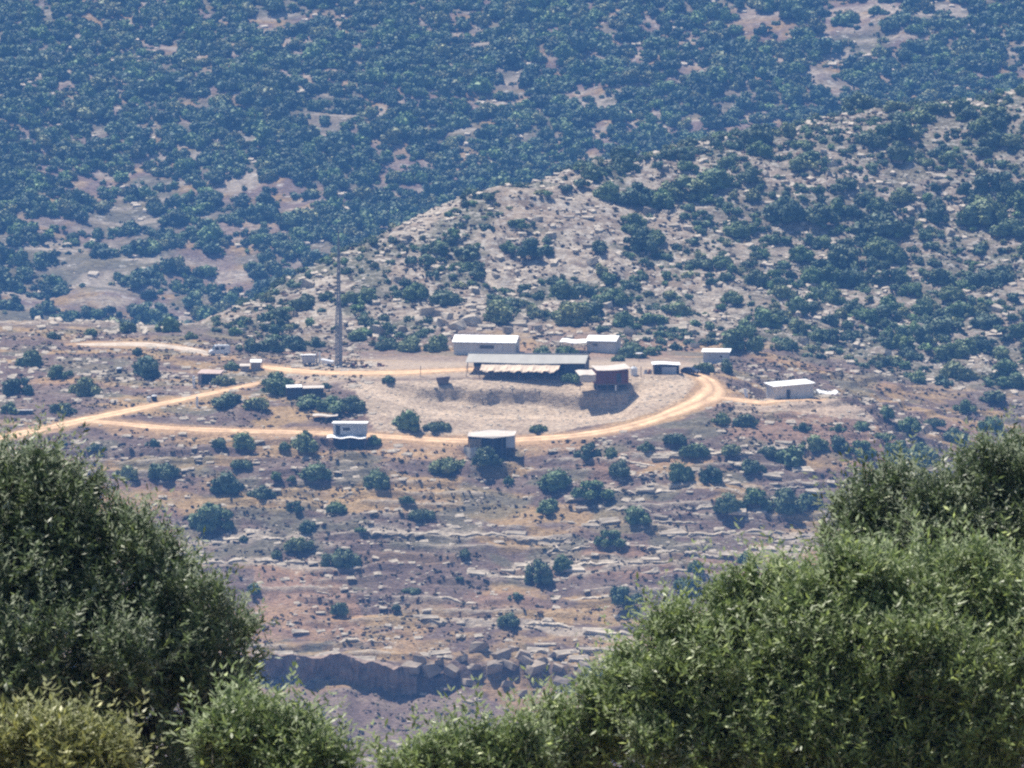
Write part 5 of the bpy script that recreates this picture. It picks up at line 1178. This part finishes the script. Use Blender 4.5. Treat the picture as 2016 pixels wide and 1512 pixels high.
olive('olive_tree', [(1960, 950, 72, 0), (1900, 990, 70, .2), (1750, 1010, 85, .1), (1700, 1060, 85, 0), (1860, 1080, 130, -.1), (2030, 1060, 150, .1), (1760, 1140, 110, 0), (1960, 1180, 150, 0)], 63, 'olive_dark', 'tall dark olive tree at the right edge behind the broad one', 4400, 1980)
olive('olive_tree', [(1470, 1205, 72, .1), (1560, 1180, 60, .2), (1660, 1200, 95, 0), (1800, 1210, 110, .1), (1950, 1220, 120, .2), (1380, 1270, 85, 0), (1300, 1350, 85, .1), (1220, 1400, 70, 0), (1130, 1460, 75, .1), (1500, 1340, 150, -.2), (1720, 1370, 180, -.3), (1930, 1400, 190, -.2), (1360, 1460, 140, -.2), (1600, 1500, 170, -.4), (1820, 1540, 170, -.4), (1060, 1500, 60, .2)], 55, 'olive_mid', 'broad green olive tree filling the lower right foreground', 10500, 1600)
olive('olive_tree', [(570, 1470, 46, 0), (530, 1470, 55, .1), (620, 1500, 40, .1), (480, 1440, 50, .2), (450, 1480, 60, 0), (600, 1520, 60, -.1), (655, 1535, 30, 0), (580, 1570, 100, 0)], 51, 'olive_mid', 'green olive top at the bottom just right of the dark tree', 1900, 560)
olive('olive_tree', [(80, 1475, 40, 0), (140, 1470, 36, .1), (190, 1500, 40, .1), (20, 1510, 50, 0), (110, 1510, 70, -.1), (220, 1530, 50, 0), (130, 1580, 110, 0)], 46, 'olive_yellow', 'yellow-green olive top in the very bottom left corner', 1500, 110)
olive('olive_tree', [(880, 1530, 62, 0), (950, 1510, 60, .1), (800, 1540, 48, 0), (1010, 1510, 55, .1), (900, 1600, 110, 0)], 50, 'olive_mid', 'low olive top at the bottom middle left of the broad tree', 1700, 900)

# ------------------------------------------------------------------ haze: one closed box of even air round the whole place
bm = bmesh.new(); bmesh.ops.create_cube(bm, size=1.0); hm = bpy.data.meshes.new('haze'); bm.to_mesh(hm); bm.free()
ho = bpy.data.objects.new('haze', hm); C.objects.link(ho)
HX, HY0, HY1, HZ0, HZ1 = 300.0, -110.0, 2740.0, -240.0, 45.0
ho.scale = (2 * HX, HY1 - HY0, HZ1 - HZ0); ho.location = (0, (HY0 + HY1) / 2, (HZ0 + HZ1) / 2)
m = bpy.data.materials.new('haze_air'); m.use_nodes = True; nt = m.node_tree; nt.nodes.clear()
pv = nt.nodes.new('ShaderNodeVolumePrincipled'); pv.inputs['Color'].default_value = (.15, .42, 1.0, 1); pv.inputs['Density'].default_value = .000138
ou = nt.nodes.new('ShaderNodeOutputMaterial'); nt.links.new(pv.outputs[0], ou.inputs['Volume'])
hm.materials.append(m); tag(ho, 'thin blue haze filling the air over the valley', 'haze', kind='stuff')
